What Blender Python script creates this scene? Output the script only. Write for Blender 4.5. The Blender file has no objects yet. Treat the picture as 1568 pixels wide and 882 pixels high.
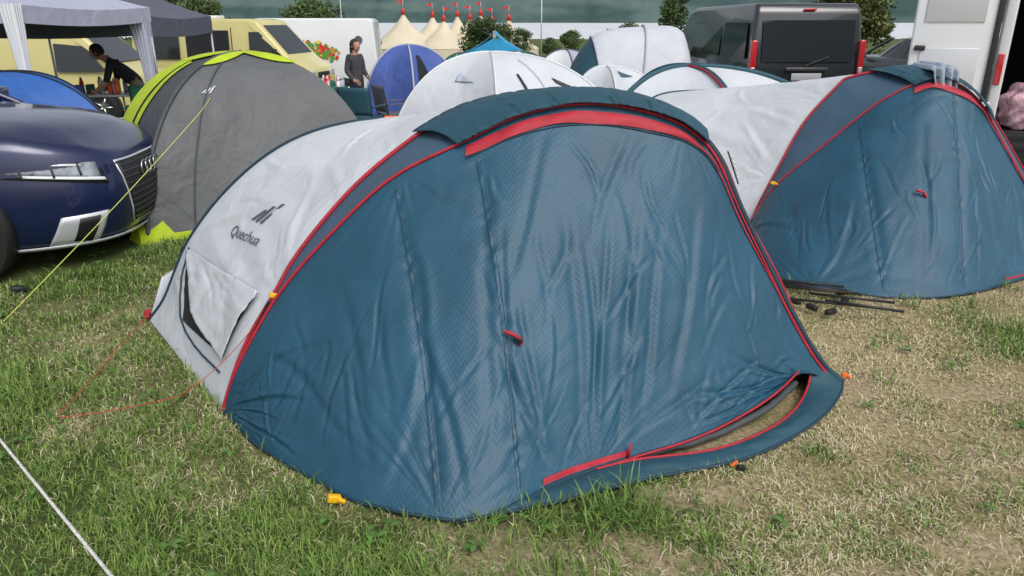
import bpy, bmesh, math, random
import numpy as np
from mathutils import Vector, Matrix
random.seed(4); rng=np.random.default_rng(7)
SC=bpy.context.scene
COL=bpy.context.collection
# ---------------------------------------------------------------- helpers
def empty(name,loc=(0,0,0),rz=0):
    o=bpy.data.objects.new(name,None); o.empty_display_size=.2; o.location=loc; o.rotation_euler=(0,0,rz); COL.objects.link(o); return o
def link(o,parent=None,mats=None):
    COL.objects.link(o)
    if parent is not None: o.parent=parent
    if mats is not None:
        for m in (mats if isinstance(mats,(list,tuple)) else [mats]): o.data.materials.append(m)
    return o
def mesh(name,verts,faces,mat=None,parent=None,smooth=False):
    me=bpy.data.meshes.new(name); me.from_pydata([tuple(map(float,v)) for v in verts],[],faces); me.update()
    if smooth: me.polygons.foreach_set('use_smooth',[True]*len(me.polygons))
    return link(bpy.data.objects.new(name,me),parent,mat)
def gridmesh(name,P,mat=None,parent=None,smooth=True,thick=0,close=False):
    n,m=P.shape[:2]; V=P.reshape(-1,3); F=[]
    for i in range(n-(0 if close else 1)):
        i2=(i+1)%n
        for j in range(m-1): F.append((i*m+j,i2*m+j,i2*m+j+1,i*m+j+1))
    o=mesh(name,V,F,mat,parent,smooth)
    if thick:
        md=o.modifiers.new('s','SOLIDIFY'); md.thickness=thick; md.offset=0
    return o
def tube(name,pts,r,mat,parent=None,cyc=False,res=2,poly=True):
    cu=bpy.data.curves.new(name,'CURVE'); cu.dimensions='3D'; cu.bevel_depth=r; cu.bevel_resolution=res; cu.use_fill_caps=True
    sp=cu.splines.new('POLY'); sp.points.add(len(pts)-1)
    for i,p in enumerate(pts): sp.points[i].co=(float(p[0]),float(p[1]),float(p[2]),1)
    sp.use_cyclic_u=cyc; sp.use_smooth=True
    return link(bpy.data.objects.new(name,cu),parent,mat)
def box(name,c,size,mat,parent=None,bev=.0,rot=(0,0,0),seg=2):
    bm=bmesh.new(); bmesh.ops.create_cube(bm,size=1); bmesh.ops.scale(bm,vec=size,verts=bm.verts)
    if bev: bmesh.ops.bevel(bm,geom=list(bm.edges),offset=bev,segments=seg,affect='EDGES',profile=.6)
    me=bpy.data.meshes.new(name); bm.to_mesh(me); bm.free()
    o=bpy.data.objects.new(name,me); o.location=c; o.rotation_euler=rot
    if bev: me.polygons.foreach_set('use_smooth',[True]*len(me.polygons))
    return link(o,parent,mat)
def cyl(name,p0,p1,r,mat,parent=None,r2=None,seg=20,bev=0):
    p0=Vector(p0);p1=Vector(p1);d=p1-p0
    bm=bmesh.new(); bmesh.ops.create_cone(bm,cap_ends=True,segments=seg,radius1=r,radius2=r if r2 is None else r2,depth=d.length)
    if bev: bmesh.ops.bevel(bm,geom=[e for e in bm.edges if any(len(f.verts)>4 for f in e.link_faces)],offset=bev,segments=2,affect='EDGES')
    me=bpy.data.meshes.new(name); bm.to_mesh(me); bm.free()
    for p in me.polygons: p.use_smooth=len(p.vertices)<=4
    o=bpy.data.objects.new(name,me); o.rotation_mode='QUATERNION'; o.rotation_quaternion=Vector((0,0,1)).rotation_difference(d); o.location=(p0+p1)/2
    return link(o,parent,mat)
def resample(P,n,smooth=2):
    P=np.array(P,float)
    if P.shape[1]==2: P=np.hstack([P,np.full((len(P),1),.012)])
    Q=[]
    E=np.vstack([2*P[0]-P[1],P,2*P[-1]-P[-2]])
    for i in range(1,len(E)-2):
        p0,p1,p2,p3=E[i-1:i+3]
        for t in np.linspace(0,1,10,endpoint=False):
            Q.append(.5*((2*p1)+(-p0+p2)*t+(2*p0-5*p1+4*p2-p3)*t*t+(-p0+3*p1-3*p2+p3)*t**3))
    Q.append(P[-1]); Q=np.array(Q)
    for _ in range(smooth*4):
        Q[1:-1]=.25*Q[:-2]+.5*Q[1:-1]+.25*Q[2:]
    d=np.r_[0,np.cumsum(np.linalg.norm(np.diff(Q,axis=0),axis=1))]; d/=d[-1]
    s=np.linspace(0,1,n)
    return np.stack([np.interp(s,d,Q[:,k]) for k in range(3)],1)
def _h(ix,iy,seed):
    v=np.sin(ix*127.1+iy*311.7+seed*74.7)*43758.5453
    return v-np.floor(v)
def vnoise(x,y,seed=0):
    ix=np.floor(x);iy=np.floor(y);fx=x-ix;fy=y-iy
    fx=fx*fx*(3-2*fx);fy=fy*fy*(3-2*fy)
    return (_h(ix,iy,seed)*(1-fx)+_h(ix+1,iy,seed)*fx)*(1-fy)+(_h(ix,iy+1,seed)*(1-fx)+_h(ix+1,iy+1,seed)*fx)*fy
def fbm(x,y,seed=0,o=4):
    a=0;w=.5;t=0
    for k in range(o):
        a=a+w*vnoise(x*2**k,y*2**k,seed+k*13);t+=w;w*=.5
    return a/t
def sstep(a,b,x): 
    t=np.clip((x-a)/(b-a),0,1); return t*t*(3-2*t)
# ---------------------------------------------------------------- materials
def mat(name,col,rough=.6,metal=0,var=.0,vscale=6,bump=0,bscale=60,spec=.5,coat=0,col2=None,detail=4,emit=None,wr=0,wrs=4,zig=0,trans=0,sheen=0):
    m=bpy.data.materials.new(name); m.use_nodes=True; nt=m.node_tree; N=nt.nodes; L=nt.links
    b=N['Principled BSDF']; b.inputs['Base Color'].default_value=(*col,1); b.inputs['Roughness'].default_value=rough; b.inputs['Metallic'].default_value=metal
    b.inputs['Specular IOR Level'].default_value=spec; b.inputs['Coat Weight'].default_value=coat; b.inputs['Coat Roughness'].default_value=.05
    if sheen: b.inputs['Sheen Weight'].default_value=sheen
    tc=N.new('ShaderNodeTexCoord')
    if var or col2:
        n=N.new('ShaderNodeTexNoise'); n.inputs['Scale'].default_value=vscale; n.inputs['Detail'].default_value=detail; L.new(tc.outputs['Object'],n.inputs['Vector'])
        r=N.new('ShaderNodeValToRGB'); r.color_ramp.elements[0].position=.3; r.color_ramp.elements[1].position=.7
        c2=col2 or tuple(min(1,c*(1+var)) for c in col); c1=col if col2 else tuple(c*(1-var) for c in col)
        r.color_ramp.elements[0].color=(*c1,1); r.color_ramp.elements[1].color=(*c2,1)
        L.new(n.outputs['Fac'],r.inputs[0]); L.new(r.outputs[0],b.inputs['Base Color'])
    prev=None
    def addb(hout,strength,dist):
        nonlocal prev
        bp=N.new('ShaderNodeBump'); bp.inputs['Strength'].default_value=strength; bp.inputs['Distance'].default_value=dist
        L.new(hout,bp.inputs['Height'])
        if prev: L.new(prev,bp.inputs['Normal'])
        prev=bp.outputs[0]
    if wr:
        n=N.new('ShaderNodeTexNoise'); n.inputs['Scale'].default_value=wrs; n.inputs['Detail'].default_value=3; n.inputs['Distortion'].default_value=.6; L.new(tc.outputs['Object'],n.inputs['Vector']); addb(n.outputs['Fac'],wr,.05)
    if zig:
        w=N.new('ShaderNodeTexWave'); w.wave_profile='TRI'; w.inputs['Scale'].default_value=14; w.bands_direction='Z'; w.inputs['Distortion'].default_value=0
        mp=N.new('ShaderNodeTexWave'); mp.wave_profile='TRI'; mp.bands_direction='X'; mp.inputs['Scale'].default_value=9
        L.new(tc.outputs['Object'],mp.inputs['Vector'])
        mu=N.new('ShaderNodeMath'); mu.operation='MULTIPLY'; mu.inputs[1].default_value=6; L.new(mp.outputs['Fac'],mu.inputs[0]); L.new(mu.outputs[0],w.inputs['Phase Offset'])
        L.new(tc.outputs['Object'],w.inputs['Vector']); addb(w.outputs['Fac'],zig,.004)
    if bump:
        n=N.new('ShaderNodeTexNoise'); n.inputs['Scale'].default_value=bscale; n.inputs['Detail'].default_value=2; L.new(tc.outputs['Object'],n.inputs['Vector']); addb(n.outputs['Fac'],bump,.01)
    if prev: L.new(prev,b.inputs['Normal'])
    return m
M={}
M['teal']=mat('teal_fabric',(.012,.074,.128),.50,var=.14,vscale=3.5,bump=.05,bscale=250,zig=.15,wr=.10,wrs=6)
M['teal2']=mat('teal_fabric_hood',(.013,.066,.098),.6,var=.1,vscale=3,bump=.08,bscale=300,wr=.2)
M['band']=mat('slate_fabric',(.045,.095,.15),.6,var=.12,vscale=4,bump=.1,bscale=300,wr=.2)
M['white']=mat('white_fabric',(.54,.57,.61),.65,var=.06,vscale=2.5,bump=.06,bscale=300,wr=.4,wrs=3.5)
M['red']=mat('red_fabric',(.40,.012,.028),.6,var=.15,vscale=20,bump=.2,bscale=200)
M['redcord']=mat('red_cord',(.5,.05,.03),.6)
M['black']=mat('black_plastic',(.012,.012,.013),.5,var=.2)
M['dark']=mat('dark_interior',(.012,.014,.018),.9)  # near-black base paints in the shade inside tents and vans
M['navycord']=mat('navy_piping',(.010,.04,.065),.6)
M['yellow']=mat('yellow_plastic',(.8,.45,.01),.4)
M['orange']=mat('orange_plastic',(.75,.15,.02),.5)
M['cream']=mat('cream_canvas',(.62,.55,.41),.7,var=.08,vscale=.5)
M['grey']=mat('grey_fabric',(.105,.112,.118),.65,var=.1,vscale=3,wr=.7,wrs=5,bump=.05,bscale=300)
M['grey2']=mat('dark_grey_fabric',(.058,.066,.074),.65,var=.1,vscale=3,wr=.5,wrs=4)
M['lime']=mat('lime_fabric',(.42,.55,.02),.6,var=.1,vscale=5,wr=.3)
M['limecord']=mat('lime_cord',(.50,.60,.12),.6)
M['whitecord']=mat('white_cord',(.6,.6,.58),.7,var=.3,vscale=90)
M['blue']=mat('blue_fabric',(.055,.10,.34),.6,var=.15,vscale=3,wr=.5)
M['blue2']=mat('bright_blue_fabric',(.02,.10,.36),.6,var=.1,wr=.5)
M['cyan']=mat('cyan_tarp',(.02,.30,.55),.5,var=.1,wr=.3)
M['lav']=mat('lavender_fabric',(.38,.40,.5),.6,var=.05,wr=.3)
M['paleblue']=mat('pale_blue_fabric',(.40,.45,.52),.6,var=.05,wr=.3)
M['slate']=mat('canopy_fabric',(.09,.095,.13),.7,var=.1,wr=.3)
M['wpaint']=mat('white_paint',(.68,.70,.72),.35,coat=.4,var=.03,vscale=1)
M['ypaint']=mat('yellow_paint',(.60,.54,.23),.35,coat=.4,var=.05,vscale=1)
M['bpaint']=mat('black_paint',(.016,.019,.023),.3,coat=.8,var=.2,vscale=2)
M['npaint']=mat('navy_paint',(.005,.013,.066),.30,metal=.3,coat=.8,var=.15,vscale=3)
M['gpaint']=mat('grey_paint',(.05,.055,.06),.3,coat=.6)
M['glass']=mat('dark_glass',(.012,.016,.02),.06,spec=.8)
M['chrome']=mat('satin_metal',(.55,.56,.58),.25,metal=1)
M['silver']=mat('silver_trim',(.55,.57,.6),.35,metal=.3)
M['tyre']=mat('tyre_rubber',(.015,.015,.015),.85,bump=.2,bscale=80)
M['tail']=mat('tail_lamp',(.5,.01,.015),.2,coat=1)
M['lamp']=mat('headlamp_lens',(.20,.23,.26),.12,coat=1,var=.6,vscale=18)
M['pole']=mat('grey_metal',(.35,.36,.38),.4,metal=.6)
M['skin']=mat('skin',(.42,.23,.16),.6)
M['hair']=mat('hair',(.03,.018,.01),.8,bump=.4,bscale=120)
M['hood']=mat('charcoal_cloth',(.05,.05,.06),.9,var=.2,vscale=12,wr=.4,wrs=12)
M['tee']=mat('black_cloth',(.014,.015,.018),.9,var=.2,wr=.3)
M['jeans']=mat('dark_denim',(.03,.04,.065),.9,var=.2,vscale=10,wr=.3)
M['khaki']=mat('khaki_cloth',(.18,.15,.10),.9,var=.2,vscale=10,wr=.3)
M['pink']=mat('pink_plastic',(.65,.40,.46),.4,var=.25,vscale=8,wr=.8,wrs=12)
M['cloth']=mat('pale_blue_towel',(.32,.38,.46),.95,var=.15,vscale=12,bump=.4,bscale=150)
M['green']=mat('green_fabric',(.01,.12,.07),.7,var=.1)
M['wood']=mat('wood',(.25,.16,.09),.7,var=.2)
M['bark']=mat('bark',(.07,.05,.035),.9,var=.3)
M['carrot']=mat('orange_print',(.75,.22,.03),.5); M['tomato']=mat('red_print',(.6,.03,.02),.5); M['leaf']=mat('green_print',(.08,.3,.04),.5); M['lemon']=mat('yellow_print',(.75,.6,.1),.5)
# ---------------------------------------------------------------- terrain
def zg(x,y):
    x=np.asarray(x,float);y=np.asarray(y,float)
    b=np.interp(y,[-1e4,6,40,100,430,600,1e4],[0,0,-1.7,-3.5,-8.6,-14,-16])
    f=1-.6*sstep(0,4,x)*(1-sstep(15,40,y))
    return b*f
def zgf(x,y): return float(zg(x,y))
TENT1=[(-1.25,2.82),(-.99,2.52),(-.61,2.22),(-.41,2.12),(-.18,2.07),(.15,2.17),(.52,2.32),(.92,2.45),(1.28,2.72),(1.51,3.03),(1.45,3.9),(1.0,4.7),(0,4.9),(-1.2,4.7),(-2.05,3.87),(-1.91,3.62),(-1.63,3.33)]
TENT2=[(1.80,5.43),(1.68,4.95),(1.79,4.47),(2.08,4.27),(2.39,4.18),(2.74,4.23),(3.28,4.51),(3.93,4.95),(3.95,6.7),(3.0,8.2),(1.4,8.0),(.9,6.2)]
TENT3=[(-2.7,5.4),(-3.9,6.9),(-2.2,8.2),(-1.0,6.4)]
CARF=[(-2.75,4.8),(-2.75,5.8),(-6.8,5.6),(-6.8,4.4),(-3.3,4.45)]
def inside(x,y,poly):
    r=np.zeros(x.shape,bool); n=len(poly)
    for i in range(n):
        x1,y1=poly[i];x2,y2=poly[(i+1)%n]
        c=((y1>y)!=(y2>y))&(x<(x2-x1)*(y-y1)/(y2-y1+1e-9)+x1); r^=c
    return r
def dryness(x,y):
    d=.38+1.0*(fbm(x*1.1,y*1.1,3)-.5)*2+.44*sstep(.2,1.6,x-.15*(y-2))-.22*sstep(-.6,-1.8,x)-.20*np.exp(-(((x-.25)/.45)**2+((y-2.05)/.16)**2))
    d=d+.50*(fbm(x*5,y*5,9,2)-.5)
    return np.clip(d,0,1)
def bare(x,y):
    b=sstep(.62,.78,fbm(x*1.1+7,y*1.1+3,21,3)+.10*sstep(.5,1.8,x)-.08*sstep(0,-.6,x))*.8
    for cx,cy,rx,ry in ((.62,2.22,.22,.07),(.85,2.62,.35,.12),(1.75,2.35,.25,.12),(1.15,1.75,.3,.12),(.35,1.6,.2,.1),(2.1,3.0,.3,.1),(1.5,1.95,.2,.1),(.75,1.45,.25,.08)):
        q=((x-cx)/rx)**2+((y-cy)/ry)**2
        b=np.maximum(b,.85*sstep(1.5,.4,q+.8*(fbm(x*9,y*9,5,2)-.5)))
    return b
gx=np.unique(np.concatenate([np.arange(-6,6.01,.06),np.arange(-14,14.1,.5),np.sign(np.linspace(-1,1,81))*np.abs(np.linspace(-1,1,81))**3*2600]))
gy=np.unique(np.concatenate([np.arange(1,8.01,.06),np.arange(-12,40,.5),-np.linspace(0,1,12)**2*300-12,40+np.linspace(0,1,50)**2.5*2400]))
X,Y=np.meshgrid(gx,gy,indexing='ij')
near=(np.abs(X)<6.5)&(Y<9)
Z=zg(X,Y)+np.where(near,.02*(fbm(X*3,Y*3,2)-.5),0)+np.where(Y>20,.15*(fbm(X*.1,Y*.1,8)-.5),0)
tentmask=inside(X,Y,TENT1)|inside(X,Y,TENT2)
Z=np.where(tentmask,zg(X,Y)-.004,Z)
nx,ny=X.shape
V=np.stack([X,Y,Z],-1).reshape(-1,3)
idx=np.arange(nx*ny).reshape(nx,ny)
F=np.stack([idx[:-1,:-1],idx[1:,:-1],idx[1:,1:],idx[:-1,1:]],-1).reshape(-1,4)
def fastmesh(name,V,F,col=None,mat=None,smooth=True,parent=None,fk=4):
    me=bpy.data.meshes.new(name); me.vertices.add(len(V)); me.vertices.foreach_set('co',V.astype(np.float32).ravel())
    me.loops.add(F.size); me.loops.foreach_set('vertex_index',F.astype(np.int32).ravel())
    me.polygons.add(len(F)); me.polygons.foreach_set('loop_start',np.arange(0,F.size,fk,dtype=np.int32)); me.polygons.foreach_set('loop_total',np.full(len(F),fk,np.int32))
    me.update(calc_edges=True)
    if smooth: me.polygons.foreach_set('use_smooth',np.ones(len(F),bool))
    if col is not None:
        at=me.color_attributes.new('Col','FLOAT_COLOR','POINT'); c=np.ones((len(V),4),np.float32); c[:,:3]=col; at.data.foreach_set('color',c.ravel())
    return link(bpy.data.objects.new(name,me),parent,mat)
D=dryness(X,Y).reshape(-1,1);Bq=bare(X,Y).reshape(-1,1)
cg=np.array([.080,.115,.035]);cd=np.array([.38,.32,.18]);cb=np.array([.42,.345,.235])
gc=cg*(1-D)+cd*D; gc=gc*(1-Bq)+cb*Bq
far=sstep(9,30,Y).reshape(-1,1); gc=gc*(1-far)+np.array([.11,.14,.05])*far
gm=bpy.data.materials.new('grass_ground'); gm.use_nodes=True; nt=gm.node_tree; N=nt.nodes; L=nt.links; b=N['Principled BSDF']; b.inputs['Roughness'].default_value=.95; b.inputs['Specular IOR Level'].default_value=.15
at=N.new('ShaderNodeVertexColor'); at.layer_name='Col'; tc=N.new('ShaderNodeTexCoord'); no=N.new('ShaderNodeTexNoise'); no.inputs['Scale'].default_value=45; no.inputs['Detail'].default_value=6; no.inputs['Roughness'].default_value=.7
L.new(tc.outputs['Object'],no.inputs['Vector']); rr=N.new('ShaderNodeValToRGB'); rr.color_ramp.elements[0].position=.3; rr.color_ramp.elements[0].color=(.35,.35,.33,1); rr.color_ramp.elements[1].position=.72; rr.color_ramp.elements[1].color=(1.35,1.3,1.2,1)
L.new(no.outputs['Fac'],rr.inputs[0]); mx=N.new('ShaderNodeMix'); mx.data_type='RGBA'; mx.blend_type='MULTIPLY'; mx.inputs[0].default_value=1; L.new(at.outputs[0],mx.inputs[6]); L.new(rr.outputs[0],mx.inputs[7]); L.new(mx.outputs[2],b.inputs['Base Color'])
bp=N.new('ShaderNodeBump'); bp.inputs['Strength'].default_value=.5; bp.inputs['Distance'].default_value=.02; L.new(no.outputs['Fac'],bp.inputs['Height']); L.new(bp.outputs[0],b.inputs['Normal'])
ground=fastmesh('ground',V,F,gc,gm)
bm_=bpy.data.materials.new('grass_blades'); bm_.use_nodes=True; nt=bm_.node_tree; b=nt.nodes['Principled BSDF']; b.inputs['Roughness'].default_value=.6; b.inputs['Specular IOR Level'].default_value=.3
at=nt.nodes.new('ShaderNodeVertexColor'); at.layer_name='Col'; nt.links.new(at.outputs[0],b.inputs['Base Color'])
def blades(n,y0,y1,pw,wid,hgt):
    u=rng.random(n); e=1-pw
    y=(y0**e+u*(y1**e-y0**e))**(1/e)
    x=(rng.random(n)*2-1)*(.82*y+.5)
    cl=fbm(x*7,y*7,31,3)
    keep=rng.random(n)<np.clip((cl-.25)*2.6,.2,1)
    m=inside(x,y,TENT1)|inside(x,y,TENT2)|inside(x,y,CARF)|inside(x,y,TENT3)
    keep&=~m; keep&=rng.random(n)>bare(x,y)*.82
    x=x[keep];y=y[keep];n=len(x)
    dr=dryness(x,y); dry=rng.random(n)<(.12+dr*.86)
    tall=sstep(.45,.8,fbm(x*2.2,y*2.2,41,3))
    h=hgt*(.45+.9*rng.random(n)+.9*tall)*np.where(dry,.85,1)*(1.15-.35*dr)
    w=wid*(.6+.8*rng.random(n))*(1+.12*np.maximum(0,y-2.5))
    az=rng.random(n)*6.283; lean=np.where(dry,.85+.7*rng.random(n),.25+1.05*rng.random(n)**1.1)
    dx=np.cos(az);dy=np.sin(az); px=-dy;py=dx
    z0=zg(x,y)+.02*(fbm(x*3,y*3,2)-.5)*(y<9)-.004
    def pt(f,bend):
        r=np.sin(lean*bend)*h*f; zz=np.cos(lean*bend)*h*f
        return x+dx*r,y+dy*r,z0+zz+.003
    a=pt(0,1);bb=pt(.55,.75);c=pt(1,1.2)
    Vv=np.empty((n,5,3))
    Vv[:,0]=np.stack([a[0]-px*w/2,a[1]-py*w/2,a[2]],1);Vv[:,1]=np.stack([a[0]+px*w/2,a[1]+py*w/2,a[2]],1)
    Vv[:,2]=np.stack([bb[0]+px*w*.4,bb[1]+py*w*.4,bb[2]],1);Vv[:,3]=np.stack([bb[0]-px*w*.4,bb[1]-py*w*.4,bb[2]],1)
    Vv[:,4]=np.stack([c[0],c[1],np.maximum(c[2],z0+.004)],1)
    g1=np.array([.085,.165,.028]);g2=np.array([.25,.37,.080]);d1=np.array([.42,.35,.19]);d2=np.array([.80,.72,.49])
    k=rng.random((n,1)); colr=np.where(dry[:,None],d1*(1-k)+d2*k,g1*(1-k)+g2*k)
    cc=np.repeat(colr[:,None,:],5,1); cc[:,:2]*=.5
    i=np.arange(n)*5
    tri=np.concatenate([np.stack([i,i+1,i+2],1),np.stack([i,i+2,i+3],1),np.stack([i+3,i+2,i+4],1)])
    return Vv.reshape(-1,3),tri,cc.reshape(-1,3)
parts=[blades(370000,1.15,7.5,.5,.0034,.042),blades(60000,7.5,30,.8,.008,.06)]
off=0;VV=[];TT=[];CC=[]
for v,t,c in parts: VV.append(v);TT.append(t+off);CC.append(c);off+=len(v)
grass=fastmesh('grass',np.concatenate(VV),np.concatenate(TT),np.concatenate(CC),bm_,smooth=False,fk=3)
def tufts():
    V=[];T=[];C=[]
    spots=[(.10,2.06,40,.11),(.30,2.12,60,.13),(.24,2.04,40,.11),(.42,2.18,34,.12),(.35,2.06,30,.10),(-.1,1.98,22,.08),(-.75,2.2,18,.08),(-1.15,2.55,24,.09),(-1.05,2.42,20,.08),(-2.15,3.75,30,.11),(-1.75,3.3,24,.10),(-1.5,2.95,24,.09),(2.35,4.08,26,.10),(1.75,4.35,20,.09),(3.1,4.35,26,.10),(2.7,4.1,22,.09),(2.0,4.15,22,.09),(-2.75,4.6,60,.12),(-3.0,4.35,50,.12),(-2.6,5.1,40,.11),(-2.9,4.5,40,.12),(-1.9,2.95,20,.09)]
    for _ in range(260): 
        y=1.5+rng.random()*4.8; x=(rng.random()*2-1)*(.75*y)
        if inside(np.array([x]),np.array([y]),TENT1)[0] or inside(np.array([x]),np.array([y]),TENT2)[0] or inside(np.array([x]),np.array([y]),CARF)[0]: continue
        if x>.3 and rng.random()<.6: continue
        spots.append((x,y,int(8+rng.random()*16),.045+.05*rng.random()))
    for cx,cy,n,h in spots:
        for k in range(n):
            a=rng.random()*6.28; l=h*(.5+.7*rng.random()); w=.0018+.002*rng.random(); ln=.3+.9*rng.random(); r0=.09*rng.random()**.6
            a0=rng.random()*6.28; bx=cx+math.cos(a0)*r0;by=cy+math.sin(a0)*r0; px,py=-math.sin(a),math.cos(a); b0=len(V); z0=zgf(bx,by)-.003
            k2=rng.random(); c=np.array([.08,.16,.028])*(1-k2)+np.array([.21,.34,.07])*k2
            for f,ww in ((0,.7),(.35,1),(.7,.8),(1,.05)):
                th=ln*(.3+.9*f); x_=bx+math.cos(a)*math.sin(th)*l*f; y_=by+math.sin(a)*math.sin(th)*l*f; z_=z0+math.cos(th)*l*f+.003
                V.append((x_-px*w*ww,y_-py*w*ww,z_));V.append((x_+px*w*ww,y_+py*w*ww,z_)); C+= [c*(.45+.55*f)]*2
            for q in range(3):
                i=b0+2*q; T+=[(i,i+1,i+3),(i,i+3,i+2)]
    for _ in range(240):
        y=1.3+rng.random()*4; x=(rng.random()*2-1)*(.8*y)
        if x>0 and rng.random()<.6: continue
        if inside(np.array([x]),np.array([y]),TENT1)[0] or inside(np.array([x]),np.array([y]),TENT2)[0]: continue
        for k in range(int(4+rng.random()*4)):
            a=rng.random()*6.28; l=.012+.016*rng.random(); w=l*.42; z0=zgf(x,y)+.015+.02*rng.random(); b0=len(V); c=np.array([.08,.16,.035])*(.7+.7*rng.random())
            ca,sa=math.cos(a),math.sin(a)
            for f,ww,zz in ((.1,.15,0),(.45,1,.008),(.8,.8,.006),(1.05,.05,0)):
                V.append((x+ca*l*f*1.6-sa*w*ww,y+sa*l*f*1.6+ca*w*ww,z0+zz));V.append((x+ca*l*f*1.6+sa*w*ww,y+sa*l*f*1.6-ca*w*ww,z0+zz)); C+=[c]*2
            for q in range(3):
                i=b0+2*q; T+=[(i,i+1,i+3),(i,i+3,i+2)]
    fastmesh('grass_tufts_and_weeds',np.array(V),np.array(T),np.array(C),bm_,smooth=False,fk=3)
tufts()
# ---------------------------------------------------------------- pop-up tents
class Surf:
    def __init__(s,A,B,n=200,m=60,disp=None):
        s.A=resample(A,n);s.B=resample(B,n);t=np.linspace(0,1,m)[None,:,None]
        s.P=s.A[:,None]*(1-t)+s.B[:,None]*t
        s.n,s.m=n,m
        s.calc()
        if disp is not None:
            S,T=np.meshgrid(np.linspace(0,1,n),np.linspace(0,1,m),indexing='ij')
            s.P=s.P+s.N*disp(S,T)[...,None]; s.calc()
    def calc(s):
        a=np.gradient(s.P,axis=0);b=np.gradient(s.P,axis=1);N=np.cross(a,b); s.N=N/(np.linalg.norm(N,axis=-1,keepdims=True)+1e-9)
    def at(s,u,v,off=0):
        x=np.clip(u,0,1)*(s.n-1);y=np.clip(v,0,1)*(s.m-1);i=min(int(x),s.n-2);j=min(int(y),s.m-2);fx=x-i;fy=y-j
        def L(Q): return (Q[i,j]*(1-fx)+Q[i+1,j]*fx)*(1-fy)+(Q[i,j+1]*(1-fx)+Q[i+1,j+1]*fx)*fy
        return L(s.P)+L(s.N)*off
    def line(s,uv,off=0,n=60):
        uv=resample([(a,b,0) for a,b in uv],n,0); return np.array([s.at(a,b,off) for a,b,_ in uv])
def creases(anchors,asp,A=.008,seed=0,folds=(),seams=(),fine=1.0,nf=45,sr=(.0,1.)):
    R=random.Random(seed); ff=list(folds)
    for k in range(nf):
        s0=sr[0]+(sr[1]-sr[0])*R.random(); t0=.05+.75*R.random(); ln=.10+.30*R.random(); lean=(R.random()-.5)*.14+(s0-.5)*.05
        ff.append((s0,t0,s0+lean,min(.99,t0+ln),(.0022+.0035*R.random())*R.choice((1,1,-1))*fine,.009+.014*R.random()))
    def f(S,T):
        d=np.zeros_like(S)
        for k,(sa,ta,fr,amp,r0) in enumerate(anchors):
            dx=(S-sa)*asp;dy=(T-ta)*1.6; r=np.sqrt(dx*dx+dy*dy)+1e-6; ph=np.arctan2(dy,dx)+.25*(fbm(S*asp*1.5,T*2,seed+k)-.5)
            n1=vnoise(ph*fr,r*1.5,seed+k*7); n1=1-np.abs(2*n1-1); 
            d+=amp*(n1**1.7-.35)*np.exp(-r/r0)*np.minimum(1,r/.10)
        for (s0,t0,s1,t1,amp,w) in ff:
            x=S*asp;y=T*1.6;x0,y0,x1,y1=s0*asp,t0*1.6,s1*asp,t1*1.6
            L2=(x1-x0)**2+(y1-y0)**2+1e-9; q=((x-x0)*(x1-x0)+(y-y0)*(y1-y0))/L2; qc=np.clip(q,0,1)
            wob=.015*np.sin(qc*5+s0*40)
            dd=((x-x0)*(y1-y0)-(y-y0)*(x1-x0))/math.sqrt(L2)+wob
            env=np.sin(np.clip(q,0,1)*math.pi)**.8
            g=dd/w; d+=amp*env*(np.exp(-g*g)-.55*np.exp(-((g-1.6)/1.2)**2))
        for (u0,t0,u1,t1) in seams:
            us=u0+(u1-u0)*(T-t0)/(t1-t0); dd=(S-us)*asp; m=(T>t0)&(T<t1)
            d+=m*(.0035*np.exp(-(dd/.03)**2)*np.sin(T*105+6*vnoise(T*14,T*0+u0*9,3)+np.sign(dd)*.8)*vnoise(T*9,T*0+2,5)*1.6 - .004*np.exp(-(dd/.008)**2)+.004*np.exp(-(dd/.05)**2))
        d+=.012*(fbm(S*asp*1.6,T*2.2,seed+77,3)-.5)*2+.0032*(fbm(S*asp*7+T*2,T*6,seed+99,3)-.5)*2
        edge=np.minimum(1,np.minimum(T,1-T)*12)*np.minimum(1,np.minimum(S,1-S)*14)
        return d*edge*A/.008
    return f
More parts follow.
